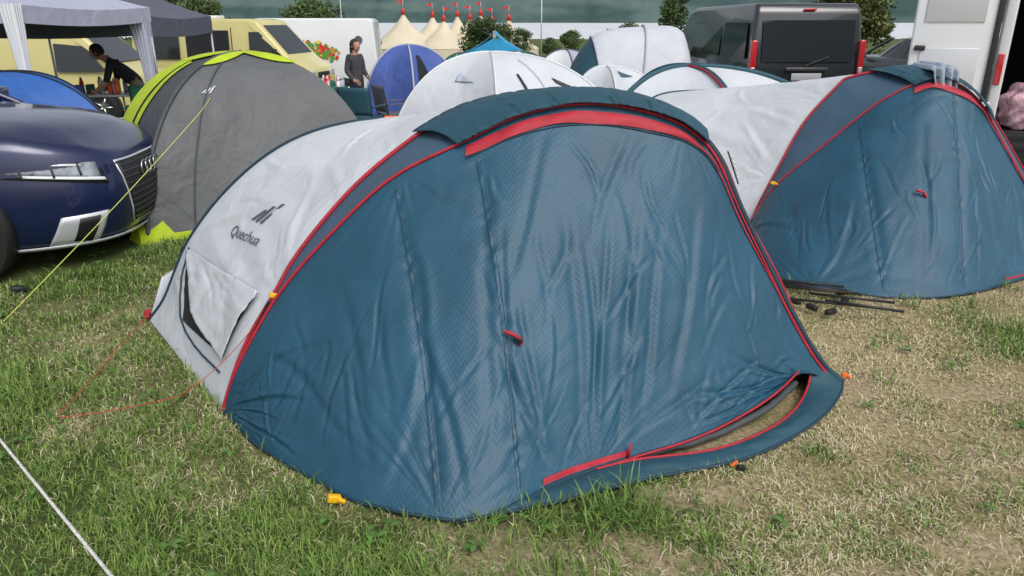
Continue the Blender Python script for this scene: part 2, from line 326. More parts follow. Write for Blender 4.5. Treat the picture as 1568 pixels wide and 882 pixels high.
def popup(name,Ac,Bc,Cc,doorb,rearb,zipu,hoodA,hoodB,seams,anch=None,folds=(),redend=.72):
    root=empty(name,(0,0,0))
    door=Surf(Ac,doorb,460,210,creases(anch,4,.008,3,folds,seams,1.1,75))
    o1=1 if door.N[160,70][1]<0 else -1
    gridmesh('door_panel',door.P,M['teal'],root)
    band=Surf(Ac,Bc,160,10); gridmesh('side_band',band.P,M['band'],root)
    body=Surf(Bc,Cc,300,120,creases([(.14,.0,9,.010,.35),(.0,.5,8,.012,.3),(.08,1,9,.012,.4),(.33,.0,10,.010,.4),(.45,1,6,.006,.5)],4,.008,11,[(.10,.1,.16,.9,.008,.05),(.2,.05,.22,.8,.006,.06),(.30,.0,.26,.9,.007,.06),(.16,.0,.25,.35,.006,.03),(.25,.0,.30,.4,.006,.03),(.14,.95,.2,.6,.006,.03)],(),1.1,26,(.02,.45)))
    gridmesh('fly_body',body.P,M['white'],root)
    o2=1 if body.N[130,50][2]>0 else -1
    R=resample(rearb,160); C=resample(Cc,160); t=np.linspace(0,1,24)[None,:,None]
    bul=np.sin(t*math.pi)*np.array([0,.22,.18])
    gridmesh('rear_panel',C[:,None]*(1-t)+R[:,None]*t+bul,M['white'],root)
    A_=resample(Ac,200)+np.array([0,-.004,.004]); ka=int(redend*200)
    wig=(fbm(np.arange(200)*.12,np.zeros(200),9,2)-.5)[:,None]*np.array([.006,0,.006]); A_=A_+wig
    tube('front_hoop_piping',A_[:ka],.0070,M['red'],root); tube('front_hoop_piping',A_[ka-1:],.0045,M['red'],root)
    tube('pole_channel',A_[ka-20:]+np.array([.012,.02,.006]),.013,M['navycord'],root)
    B=resample(Bc,200); k0=int(hoodB[0]*200)
    tube('rear_hoop_piping',B[:k0+4]+np.array([0,-.004,.008])+wig[:k0+4],.009,M['red'],root)
    tube('rear_hoop_piping',B[int(hoodB[1]*200)-4:]+np.array([.0,-.004,.006]),.005,M['red'],root)
    tube('ridge_piping',resample(Cc,120)+np.array([0,0,.004]),.009,M['navycord'],root)
    zs=np.linspace(zipu[0],zipu[1],110); P=[]
    for u in zs:
        w=zipu[3]*(1-.75*sstep(zipu[2],zipu[2]+.08,u))*(1+.06*math.sin(u*60)); t0=.020+.0012*math.sin(u*47)
        P.append([door.at(u,t0+w*q,o1*(.007+.004*math.sin(q*3.1)+.0025*math.sin(u*110+q*2))) for q in np.linspace(0,1,7)])
    gridmesh('zip_flap',np.array(P),M['red'],root)
    tube('zip_shadow_line',[door.at(u,.020+zipu[3]*(1-.75*float(sstep(zipu[2],zipu[2]+.08,u)))+.004,o1*.003) for u in zs],.003,M['navycord'],root)
    tube('zip_seam',door.line([(zipu[1],.03),(.5*(zipu[1]+.985),.03),(.985,.04)],o1*.004),.0035,M['red'],root)
    P=[];A=resample(Ac,300)
    Bn=resample(Bc,300)
    for w in np.linspace(0,1,120):
        sa=hoodA[0]+(hoodA[1]-hoodA[0])*w; sb=hoodB[0]+(hoodB[1]-hoodB[0])*w
        a=A[int(sa*299)];b_=Bn[int(sb*299)]
        row=[]
        for q in np.linspace(-.04,1.03,16):
            p=b_*(1-q)+a*q; up=np.array([0,0,1.])
            row.append(p+up*(.012+.020*math.sin(max(0,min(1,q))*math.pi)+.010*(float(fbm(np.array(w*14.),np.array(q*2.),4,3))-.5))+(p-np.array([np.mean(A[:,0]),p[1],.4]))*.012+np.array([0,-.025*max(0,q-.6)/.4,-.006*max(0,q-.8)/.2]))
        P.append(row)
    P=np.array(P); gridmesh('hood_canopy',P,M['teal2'],root,thick=.004)
    tube('hood_hem',P[:,-1],.005,M['navycord'],root); tube('hood_hem',P[:,0],.004,M['navycord'],root)
    for (u0,t0,u1,t1) in seams:
        for du in (-.0022,.0022): tube('seam_stitch',door.line([(u0+du,t0),((u0+u1)/2+du,(t0+t1)/2),(u1+du,t1)],o1*.0004,120),.0013,M['navycord'],root,res=0)
    tube('hem',resample(doorb,160)+np.array([0,0,.004])+(fbm(np.arange(160)*.2,np.zeros(160),2,2)-.5)[:,None]*np.array([0,.006,.008]),.006,M['navycord'],root)
    return root,door,band,body,o1,o2
A1=[(-1.25,2.82,0),(-1.21,2.84,.12),(-1.14,2.87,.26),(-.99,2.92,.50),(-.77,2.97,.74),(-.50,3.03,.98),(-.20,3.07,1.12),(.02,3.10,1.22),(.26,3.13,1.265),(.48,3.15,1.25),(.67,3.15,1.20),(.80,3.15,1.12),(.89,3.14,1.01),(.99,3.12,.80),(1.14,3.09,.54),(1.35,3.05,.18),(1.51,3.04,0)]
B1=[(-1.25,2.82,0),(-1.16,2.92,.26),(-1.02,3.01,.49),(-.95,3.06,.61),(-.81,3.13,.78),(-.64,3.20,.95),(-.41,3.28,1.12),(-.24,3.33,1.21),(-.01,3.36,1.27),(.28,3.39,1.29),(.57,3.41,1.26),(.78,3.39,1.17),(.86,3.38,1.11),(.96,3.34,.99),(1.06,3.27,.76),(1.21,3.19,.50),(1.38,3.09,.16),(1.52,3.04,0)]
C1=[(-2.05,3.87,0),(-1.95,3.87,.12),(-1.85,3.87,.31),(-1.75,3.87,.48),(-1.55,3.87,.71),(-1.31,3.87,.91),(-1.06,3.87,1.04),(-.75,3.87,1.11),(-.40,3.87,1.12),(0,3.87,1.1),(.4,3.87,1.02),(.8,3.87,.85),(1.1,3.87,.6),(1.3,3.87,.3),(1.4,3.87,0)]
D1=[(-1.25,2.82,.01),(-.99,2.52,.01),(-.61,2.22,.01),(-.41,2.12,.01),(-.18,2.07,.01),(.0,2.14,.015),(.16,2.27,.02),(.45,2.42,.03),(.76,2.54,.06),(1.09,2.77,.10),(1.31,3.0,.14)]
R1=[(-2.05,3.87,0),(-1.2,4.7,0),(0,4.9,0),(1.0,4.7,0),(1.4,3.87,0)]
an=[(.41,1.0,7,.008,.5),(.14,1.0,6,.006,.5),(.0,.9,7,.012,.45),(.61,1.02,9,.009,.5),(.64,0,5,.005,.6),(.33,0,5,.006,.7),(1.0,.85,9,.020,.45),(.84,1.0,9,.012,.35)]
fo=[(.335,.1,.40,.98,.007,.030),(.36,.5,.44,.98,.008,.022),(.42,.10,.47,.95,.007,.03),(.44,.55,.55,.98,.010,.02),(.48,.5,.53,.95,.008,.016),(.52,.25,.59,.99,.009,.028),(.55,.38,.615,1.0,.011,.018),(.57,.3,.60,.95,.008,.016),(.60,.2,.64,.98,.009,.026),(.64,.3,.66,.9,.008,.022),(.68,.15,.70,.85,.007,.03),(.36,.3,.37,.6,.006,.02),(.45,.3,.49,.85,.007,.016),
 (.99,.80,.72,.82,.010,.025),(.99,.86,.74,.95,.011,.020),(.98,.75,.76,.6,.008,.03),(.9,.7,.80,.98,.008,.022),(.85,.6,.74,.97,.008,.022),(.95,.88,.82,.97,.008,.014),(.97,.8,.84,.88,.008,.014),
 (.02,.6,.22,.72,.009,.025),(.02,.8,.2,.95,.010,.022),(.05,.4,.26,.5,.006,.03),(.03,.7,.16,.80,.007,.014),(.1,.3,.3,.9,.006,.035),(.24,.2,.33,.95,.006,.03),(.50,.05,.46,.5,.006,.025),(.58,.03,.56,.4,.006,.02)]
root,door,band,body,o1,o2=popup('pop_up_tent',A1,B1,C1,D1,R1,(.405,.70,.60,.034),(.395,.675),(.355,.685),[(.325,.05,.405,.98),(.42,.08,.50,.97)],anch=an,folds=fo)
mesh('groundsheet',[(x,y,.008) for x,y in [(-1.2,2.84),(-.2,2.30),(.3,2.40),(.47,2.46),(.78,2.60),(1.08,2.82),(1.30,3.05),(1.35,4.2),(0,4.7),(-1.9,3.9)]],[tuple(range(10))],M['dark'],root)  # sheet run forward so its near-black colour paints the dark door gap
tube('groundsheet_edge',resample([(.35,2.40,.015),(.50,2.455,.03),(.80,2.57,.035),(1.10,2.79,.05),(1.28,3.0,.05)],50)+.012*(fbm(np.arange(50)*.3,np.zeros(50),5,2)-.5)[:,None],.016,M['grey2'],root)
An=resample(A1,60); cen=np.array([.1,3.1,0])
mesh('inner_tent_wall',[tuple(cen+(p-cen)*.93+np.array([0,.12,0])) for p in An],[tuple(range(60))],M['dark'],root)  # flat near-black sheet stands in for the shade inside the tent
outer=[(-.18,2.07,.012),(.15,2.17,.012),(.52,2.32,.014),(.92,2.45,.016),(1.28,2.72,.016),(1.47,2.95,.02),(1.545,3.10,.02)]
inner=[(-.18,2.075,.016),(.16,2.275,.022),(.45,2.405,.03),(.8,2.48,.03),(1.13,2.70,.03),(1.33,2.97,.045),(1.36,3.06,.16)]
sk=Surf(outer,inner,160,14,lambda S,T:.014*np.sin(T*np.pi)*(.2+fbm(S*26,T*2,5,3)))
gridmesh('ground_skirt',sk.P,M['teal2'],root,thick=.003)
tube('skirt_zip',sk.P[46:,-1]+np.array([0,0,.003]),.0055,M['red'],root)
tube('skirt_hem',sk.P[:,0],.006,M['navycord'],root)
Db=resample(D1,200)
tube('door_zip',Db[128:196]+np.array([0,-.006,.004]),.005,M['red'],root)
P=[];
for u in np.linspace(.535,.655,30): P.append([door.at(u,.972+.016*q,o1*(.006+.002*math.sin(u*150))) for q in np.linspace(0,1,4)])
gridmesh('lower_zip_flap',np.array(P),M['red'],root)
p=door.at(.655,.97,o1*.015); cyl('zip_pull',p+np.array([0,-.01,.03]),p+np.array([-.01,-.012,-.03]),.005,M['red'],root)
p=door.at(.475,.60,o1*.01)
tube('toggle_loop',[p+np.array([-.03,-.006,.015]),p+np.array([0,-.018,.008]),p+np.array([.028,-.012,-.012]),p+np.array([.03,-.01,-.035])],.008,M['red'],root)
box('toggle',p+np.array([.02,-.02,-.012]),(.035,.014,.014),M['black'],root,.003,(0,.5,0))
def clip(root,p,s=.035,m='yellow'):
    box('peg_clip',p,(s,s*.5,s*.6),M[m],root,.004,(0,.3,.4)); box('peg_clip_tab',Vector(p)+Vector((s*.6,-.005,-.006)),(s*.6,s*.3,s*.3),M[m],root,.003,(.2,.5,.1))
clip(root,(-1.01,2.93,.50)); clip(root,(-.62,2.17,.03),.045); box('webbing',(-1.06,2.93,.42),(.012,.01,.12),M['black'],root,.002,(0,.5,0))
box('webbing',(-1.09,2.95,.36),(.03,.02,.03),M['black'],root,.004)
clip(root,(1.56,3.12,.03),.035,'orange'); clip(root,(.86,2.38,.015),.035,'black'); box('peg_loop',(.84,2.40,.02),(.045,.012,.008),M['orange'],root,.003,(0,0,.8))
box('rear_corner_patch',(-2.05,3.86,.04),(.025,.035,.045),M['red'],root,.006)
clip(root,(-.18,2.05,.02),.025,'black')
lab=[]
for w in np.linspace(0,1,8): lab.append([np.array([.93+.055*w,3.22,1.03-.13*w])+np.array([.018*q,-.03+.08*q,.03]) for q in (-.5,.5)])
gridmesh('strap_label',np.array(lab),M['black'],root,thick=.006)
for w in (.15,.35,.55,.75): box('label_print',(.937+.055*w,3.19,1.068-.13*w),(.022,.012,.01),M['wpaint'],root,0,(0,.9,0))
box('ridge_tab',(-.62,3.87,1.125),(.07,.02,.014),M['orange'],root,.003)
vp=[(.115,.92),(.122,.12),(.045,.14),(.038,.66)]
def quadpatch(S,c,n,m,off):
    P=[]
    for i in range(n+1):
        row=[]
        for j in range(m+1):
            a=i/n;b_=j/m
            u=(c[0][0]*(1-a)+c[1][0]*a)*(1-b_)+(c[3][0]*(1-a)+c[2][0]*a)*b_
            v=(c[0][1]*(1-a)+c[1][1]*a)*(1-b_)+(c[3][1]*(1-a)+c[2][1]*a)*b_
            row.append(S.at(u,v,off(a,b_)))
        P.append(row)
    return np.array(P)
gridmesh('vent_shade_panel',quadpatch(body,vp,30,24,lambda a,b:o2*.006),M['dark'],root)  # dark panel painted in for the shaded slit behind the flap
vp2=[(.117,.93),(.126,.08),(.044,.11),(.060,.52)]
gridmesh('vent_flap',quadpatch(body,vp2,50,36,lambda a,b:o2*(.022+.034*b*(1-a)*math.sin(math.pi*min(1,a*.8+.2))+.013*(float(fbm(np.array(a*4+b*2.),np.array(b*3.-a),3,3))-.3)*2*math.sin(math.pi*min(1,.15+b)))),M['white'],root,thick=.002)
tube('vent_piping',body.line([(.118,.93),(.075,.84),(.040,.70),(.028,.45),(.03,.12)],o2*.006),.0045,M['navycord'],root)
def fly_text(txt,S,u0,v0,ku,kv,kr,off,size,mname,root):
    cu=bpy.data.curves.new('txt','FONT'); cu.body=txt; cu.size=1; cu.align_x='CENTER'; o=bpy.data.objects.new('txt',cu); COL.objects.link(o)
    dg=bpy.context.evaluated_depsgraph_get(); me=bpy.data.meshes.new_from_object(o.evaluated_get(dg)); bpy.data.objects.remove(o)
    bm=bmesh.new(); bm.from_mesh(me); bmesh.ops.triangulate(bm,faces=bm.faces); bmesh.ops.subdivide_edges(bm,edges=bm.edges,cuts=1)
    for v in bm.verts:
        x,y=v.co.x*size,v.co.y*size
        v.co=Vector(S.at(u0+y*ku+x*kr,v0-x*kv,off))
    bm.to_mesh(me); bm.free(); ob=bpy.data.objects.new('fly_print',me); link(ob,root,M[mname]); 
fly_text('Quechua',body,.163,.49,.020,.082,.0015,o2*.005,1,'slate',root)
for k,(dx,h0,h1) in enumerate([(-.9,.1,.9),(0,0,1.6),(.9,0,2.2)]):
    pts=[(dx-.3,h0),(dx+.15,h0-.1),(dx+1.2,h1+.9),(dx+.7,h1+.8)]
    mesh('fly_mark',[body.at(.190+y*.010+x*.001,.48-x*.050,o2*.005) for x,y in pts],[(0,1,2,3)],M['slate'],root)
def rope(name,pts,r,m,parent=None): return tube(name,pts,r,M[m],parent)
def sag(p,q,s,n=24):
    p=np.array(p,float);q=np.array(q,float);t=np.linspace(0,1,n)[:,None]; return p*(1-t)+q*t-np.array([0,0,1])*s*4*t*(1-t)
rope('guy_line',np.vstack([sag((-2.03,3.86,.06),(-1.98,3.4,.05),.01),sag((-1.98,3.4,.05),(-1.90,2.72,.045),.01)]),.0018,'redcord',root)
rope('guy_line',np.vstack([sag((-1.09,2.93,.38),(-1.42,2.80,.09),.03),sag((-1.42,2.80,.09),(-1.88,2.70,.045),.01)]),.0018,'redcord',root)
A2=[(1.78,5.43,0),(1.80,5.44,.15),(1.97,5.43,.45),(2.26,5.40,.73),(2.57,5.36,1.03),(2.80,5.32,1.17),(2.96,5.29,1.21),(3.17,5.23,1.11),(3.34,5.17,.88),(3.56,5.08,.53),(3.93,4.95,0)]
B2=[(1.78,5.43,0),(1.85,5.50,.2),(1.93,5.55,.36),(2.01,5.58,.52),(2.19,5.65,.86),(2.41,5.67,1.12),(2.50,5.68,1.19),(2.84,5.62,1.26),(3.10,5.56,1.22),(3.35,5.42,1.05),(3.65,5.2,.55),(3.98,5.0,0)]
C2=[(.9,6.1,0),(.95,6.3,.45),(1.1,6.6,.8),(1.35,6.9,.96),(1.9,7.0,.98),(2.6,7.0,1.0),(3.2,6.9,.8),(3.6,6.8,.4),(3.8,6.7,0)]
D2=[(1.78,5.43,.01),(1.68,4.95,.01),(1.79,4.47,.01),(2.08,4.27,.01),(2.39,4.18,.01),(2.74,4.23,.01),(3.28,4.51,.01),(3.93,4.95,.01)]
R2=[(.9,6.1,0),(1.4,8.0,-.03),(3.0,8.2,-.03),(3.8,6.7,0)]
an2=[(.33,1.0,6,.006,.5),(.0,.9,6,.008,.45),(.66,1.0,5,.005,.5),(.6,0,5,.005,.6),(1.0,.9,7,.008,.5)]
fo2=[(.36,.1,.45,.95,.006,.04),(.50,.2,.52,.95,.008,.03),(.56,.1,.60,.95,.006,.04),(.62,.2,.70,.9,.006,.05),(.05,.5,.3,.7,.006,.04),(.2,.3,.3,.95,.005,.05),(.75,.2,.8,.9,.007,.04)]
root2,door2,band2,body2,q1,q2=popup('pop_up_tent',A2,B2,C2,D2,R2,(.475,.93,.56,.03),(.47,.66),(.425,.68),[(.36,.05,.45,.98),(.55,.05,.60,.97)],anch=an2,folds=fo2,redend=.95)
p=door2.at(.50,.55,q1*.01); tube('toggle_loop',[p+np.array([-.04,-.006,.015]),p+np.array([0,-.018,.005]),p+np.array([.03,-.012,-.03])],.009,M['red'],root2)
clip(root2,(1.93,5.40,.46),.04); clip(root2,(1.72,4.62,.03),.04)
P=[]
for u in np.linspace(.72,.95,30): P.append([door2.at(u,.955+.014*q,q1*.006) for q in np.linspace(0,1,4)])
gridmesh('lower_zip_flap',np.array(P),M['red'],root2)
rope('guy_line',sag((1.85,5.38,.30),(1.62,5.25,.02),.01),.002,'redcord',root2)
tw=[]
for i,v in enumerate(np.linspace(0,1,40)):
    w=.062+.022*math.sin(v*5)+.012*v
    if v<.35: c0=np.array([2.97,5.62-.90*v,1.30])
    else: c0=np.array([2.97+.06*(v-.35),5.30-.06*(v-.35),1.30-.46*(v-.35)])
    tw.append([c0+np.array([w*q,.022*math.sin(q*9+v*3)-.02*(v>.35),.012*math.cos(q*9)*(v<.4)-.02*abs(q)-(.03*q if v>.8 else 0)]) for q in np.linspace(-1,1,26)])
gridmesh('towel',np.array(tw),M['cloth'],None,thick=.010)
# ---------------------------------------------------------------- dome tents
def dome(name,center,corners,h,mats,apexdx=(0,0),pipe=None,pw=.55,piper=.02,skirt=None,doorpanel=None):
    root=empty(name,(center[0],center[1],zgf(*center)))
    n=len(corners); out=[]
    for k in range(n):
        a=np.array([*corners[k],0.]);b_=np.array([*corners[(k+1)%n],0.]); ap=np.array([apexdx[0],apexdx[1],0.])
        P=[]
        for u in np.linspace(0,1,36):
            row=[]
            for t in np.linspace(0,1,36):
                ph=t*math.pi/2; base=a*(1-u)+b_*u
                r=math.cos(ph)**.85; z=math.sin(ph)**1.05*h
                wr=math.sin(u*math.pi)*math.sin(min(1,t*1.3)*math.pi)
                sg=1-.10*math.sin(u*math.pi)*math.sin(ph*2)+.040*wr*(float(fbm(np.array(u*8+k*5.+center[0]+t*2),np.array(t*3.),6,3))-.5)*2
                row.append(ap+(base-ap)*r*sg+np.array([0,0,z*(1-.03*math.sin(u*math.pi)*math.sin(ph*2))]))
            P.append(row)
        P=np.array(P); out.append(P)
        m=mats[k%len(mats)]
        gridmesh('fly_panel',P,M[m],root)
        if pipe: tube('pole_sleeve',P[0]*1.0+np.array([0,0,.006]),piper,M[pipe],root)
    return root,out
def patch(pan,k,u0,u1,t0,t1,off,m,root,name='trim',n=14,fn=None):
    P=pan[k]; c=np.array([0,0,.2]); nn=P.shape[0]-1; rows=[]
    for i in np.linspace(0,1,n):
        row=[]
        for j in np.linspace(0,1,n):
            u=u0+(u1-u0)*i; t=t0+(t1-t0)*j
            if fn: u,t=fn(i,j)
            x=u*nn;y=t*(P.shape[1]-1); a=min(int(x),nn-1);b_=min(int(y),P.shape[1]-2);fx=x-a;fy=y-b_
            p=(P[a,b_]*(1-fx)+P[a+1,b_]*fx)*(1-fy)+(P[a,b_+1]*(1-fx)+P[a+1,b_+1]*fx)*fy
            d=p-c; row.append(p+d/np.linalg.norm(d)*off)
        rows.append(row)
    return gridmesh(name,np.array(rows),M[m],root,thick=.003)
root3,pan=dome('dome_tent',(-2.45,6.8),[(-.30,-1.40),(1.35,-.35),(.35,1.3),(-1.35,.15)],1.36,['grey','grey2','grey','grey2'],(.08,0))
patch(pan,3,.0,.16,0,.85,.014,'lime',root3,'sleeve_trim',24)
patch(pan,3,.20,.26,0,.80,.014,'lime',root3,'sleeve_trim',24)
patch(pan,0,.0,1,.0,.05,.014,'lime',root3,'hem_trim',24,lambda i,j:(i,j*.05)) 
for k in (0,3,2): patch(pan,k,0,1,.8,1,.018,'lime',root3,'roof_cap',24,lambda i,j:(i,1-(j*(.05+.17*abs(math.cos(i*math.pi))**1.5))))
tube('door_zip',[p*1.006+np.array([0,-.004,0]) for p in pan[0][6]],.006,M['grey2'],root3)
tube('door_zip',[p*1.006 for p in pan[0][0]],.016,M['grey2'],root3)
mesh('corner_skirt',[(-.30,-1.52,0),(-.12,-1.3,0),(-.20,-1.30,.22),(-.42,-1.32,.20),(-.52,-1.32,0)],[(0,1,2,3),(0,3,4)],M['lime'],root3)
for k in range(3): patch(pan,0,0,0,0,0,.012,'wpaint',root3,'fly_mark',4,lambda i,j,k=k:(.14+.022*k+.010*i+.02*j,.60+(.02+.012*k)*j-.0*k))
G3=(-2.34,5.68,.945)
bpy.context.view_layer.update()
g_=rope('guy_line',sag((-2.85,3.80,.0),G3,.02),.0028,'limecord',root3); g_.matrix_parent_inverse=Matrix.Translation(-root3.location)
g_=rope('guy_line',sag(G3,(-2.42,6.15,1.02),.0),.0028,'limecord',root3); g_.matrix_parent_inverse=Matrix.Translation(-root3.location)
r,pn=dome('dome_tent',(-.12,8.5),[(-1.25,-.5),(0,-1.4),(1.5,-.4),(.9,1.2),(-.9,1.2)],1.38,['white'],(-.12,0),'wpaint',piper=.010)
patch(pn,0,0,0,0,0,.012,'paleblue',r,'window',10,lambda i,j:(.40+.30*i*(1-j),.62+.07*j))
patch(pn,1,0,0,0,0,.014,'black',r,'strap',6,lambda i,j:(.30+.03*i+.06*(1-j),.46+.22*j))
patch(pn,1,0,0,0,0,.014,'black',r,'label',6,lambda i,j:(.72+.16*i,.60-.12*i+.04*j))
tube('seam_line',[p+np.array([0,-.01,.01]) for p in pn[1][20][:30]],.004,M['paleblue'],r)
r,pn=dome('dome_tent',(2.25,8.9),[(-1.3,-.5),(.2,-1.2),(1.7,-.2),(.8,1.2),(-.9,1.1)],1.18,['white','white','teal2','white','teal2'],(-.2,0),'teal2',piper=.03)
tube('red_piping',[p+np.array([-.03,-.03,.01]) for p in pn[1][0]],.010,M['red'],r)
r,pn=dome('dome_tent',(1.45,11),[(-.75,-.3),(0,-.9),(.95,-.2),(.6,.8),(-.6,.8)],1.17,['white','white','white','band'],(-.1,0),'wpaint',piper=.012)
patch(pn,1,0,0,0,0,.014,'band',r,'window',8,lambda i,j:(.3+.4*i*(1-j),.72+.10*j))
r,pn=dome('dome_tent',(-5.5,8.3),[(-1.2,-.6),(.3,-1.2),(1.3,-.1),(.5,1.2),(-1,1)],1.18,['blue2'],(0,0),'black',piper=.01)
r,pn=dome('dome_tent',(-2.05,16),[(-1.0,-.6),(.15,-1.1),(1.1,.0),(.3,.9),(-.9,.8)],1.60,['blue'],(-.1,0),'lav',piper=.02)
patch(pn,1,0,0,0,0,.016,'dark',r,'doorway',10,lambda i,j:(.05+.65*i*(1-j*.8)+.15*j,.02+.68*j))
r,pn=dome('dome_tent',(.85,13),[(-.7,-.5),(.2,-.8),(.7,0),(.2,.7),(-.6,.6)],1.1,['slate','grey'],(0,0),'lav',piper=.012)
r,pn=dome('dome_tent',(1.2,17.5),[(-.9,-.5),(.2,-1),(1,0),(.3,.9),(-.8,.8)],1.45,['wpaint','lav'],(0,0),'slate',piper=.015)
r,pn=dome('dome_tent',(.2,19),[(-.9,-.5),(.2,-1),(1,0),(.3,.9),(-.8,.8)],1.5,['white','green'],(0,0),'slate',piper=.015)
r,pn=dome('dome_tent',(5.0,10.0),[(-.9,-.5),(.2,-1),(1,0),(.3,.9),(-.8,.8)],1.0,['grey','teal2'],(0,0),'slate',piper=.015)
r,pn=dome('dome_tent',(-1.4,22),[(-.9,-.5),(.2,-1),(1,0),(.3,.9),(-.8,.8)],1.5,['green','grey2'],(0,0),'slate',piper=.015)
r,pn=dome('dome_tent',(2.6,21),[(-.9,-.5),(.2,-1),(1,0),(.3,.9),(-.8,.8)],1.5,['lav','grey'],(0,0),'slate',piper=.015)
r=empty('tunnel_tent',(2.15,14.2,zgf(2.15,14.2)))
P=[]
for x,hh,ww in ((-1.25,.25,.9),(-1.15,.95,1.1),(-.8,1.5,1.2),(-.3,1.74,1.25),(.3,1.80,1.3),(.8,1.76,1.3),(1.0,1.5,1.25),(1.15,.9,1.1),(1.25,.1,1)):
    P.append([(x,-ww*math.cos(a)*.8,hh*math.sin(a)**.8) for a in np.linspace(0,math.pi,30)])
P=np.array(P)
Pd=np.array([resample(P[:,j],40,1) for j in range(30)]).transpose(1,0,2)
Pd=Pd*(1-.03*np.abs(np.sin(np.linspace(0,3*math.pi,40)))[:,None,None])
gridmesh('fly',Pd[12:],M['white'],r); gridmesh('porch',Pd[:13],M['teal2'],r)
for k in (12,20,30): tube('hoop',Pd[k]*1.012,.018,M['lav' if k!=30 else 'teal2'],r)
mesh('side_awning',[(1.0,-.9,.9),(1.25,-1.0,.1),(.2,-1.3,.02),(.3,-1.2,.75)],[(0,1,2,3)],M['white'],r)
r=empty('tarp_shelter',(-.35,20.5,zgf(-.35,20.5)))
gridmesh('tarp',np.array([[((-1.2+2.1*i),(-1.2+2.4*j),1.35+.70*(1-abs(2*i-1.05)**.7)-.25*math.sin(j*3.14)*abs(2*i-1)) for j in np.linspace(0,1,16)] for i in np.linspace(0,1,24)]),M['cyan'],r,thick=.01)
for x,y in ((-1.2,-1.2),(.9,-1.2),(-1.2,1.2),(.9,1.2)): cyl('pole',(x,y,0),(x,y,1.4),.02,M['pole'],r)
cyl('pole',(-.1,-1.2,0),(-.1,-1.2,2.05),.02,M['pole'],r)
gridmesh('front_sheet',np.array([[(-.9+1.7*i*(1-.0*j)+.0,-1.22,.15+(1.3+.45*(1-abs(2*i-1)))*j-.0) for j in np.linspace(0,1,8)] for i in np.linspace(0,1,14)]),M['cyan'],r)
# ---------------------------------------------------------------- gazebos
def gazebo(name,c,rz,w,eave,peak,mroof,mleg,val=.25,curt=()):
    r=empty(name,(c[0],c[1],zgf(*c)),rz); a=w/2
    cs=[(-a,-a),(a,-a),(a,a),(-a,a)]
    for k in range(4):
        p=np.array(cs[k]);q=np.array(cs[(k+1)%4])
        G=np.array([[ (*( (p*(1-u)+q*u)*(1-t)), eave+(peak-eave)*t**1.15-.05*math.sin(u*math.pi)*(1-t)) for t in np.linspace(0,1,12)] for u in np.linspace(0,1,14)])
        gridmesh('roof_panel',G,M[mroof],r)
        Vv=np.array([[ (*( (p*(1-u)+q*u)*1.003), eave-val*t-.05*math.sin(u*math.pi)+.0) for t in (0,.5,1)] for u in np.linspace(0,1,14)])
        gridmesh('valance',Vv,M[mroof],r)
        cyl('leg',(p[0]*.985,p[1]*.985,0),(p[0]*.985,p[1]*.985,eave-.02),.022,M['pole'],r)
        cyl('truss',(p[0]*.98,p[1]*.98,eave-.06),(q[0]*.98,q[1]*.98,eave-.06),.012,M['pole'],r)
    for (k,wd,ml,both) in curt:
        p=np.array(cs[k])
        for dx,dy in ((-np.sign(p[0]),0),(0,-np.sign(p[1])))[:2 if both else 1]:
            C=np.array([[ (p[0]+dx*wd*(u*(1-.75*math.sin(min(1,t*1.25)*math.pi*.5)))+.02*math.sin(u*25), p[1]+dy*wd*(u*(1-.75*math.sin(min(1,t*1.25)*math.pi*.5)))+.02*math.cos(u*25), (eave-.05)*(1-t)+.05) for t in np.linspace(0,1,16)] for u in np.linspace(0,1,24)])
            gridmesh('tied_curtain',C,M[ml],r)
    return r
gazebo('gazebo',(-7.0,13.0),.05,3,2.0,2.75,'slate','pole',.28,[(1,.24,'lav',True)])
wgz=gazebo('gazebo',(-7.0,10.4),-.05,3,1.98,2.65,'lav','pole',.20,[(1,.16,'wpaint',True)])
gridmesh('side_sheet',np.array([[(1.48-(1.5-.25*s_)*(1-t)-.0,-1.48+.02*math.sin(s_*9),1.75*(1-t)+.25*s_*(1-t)+.02) for s_ in np.linspace(0,1,6)] for t in np.linspace(0,1,10)]),M['wpaint'],wgz)
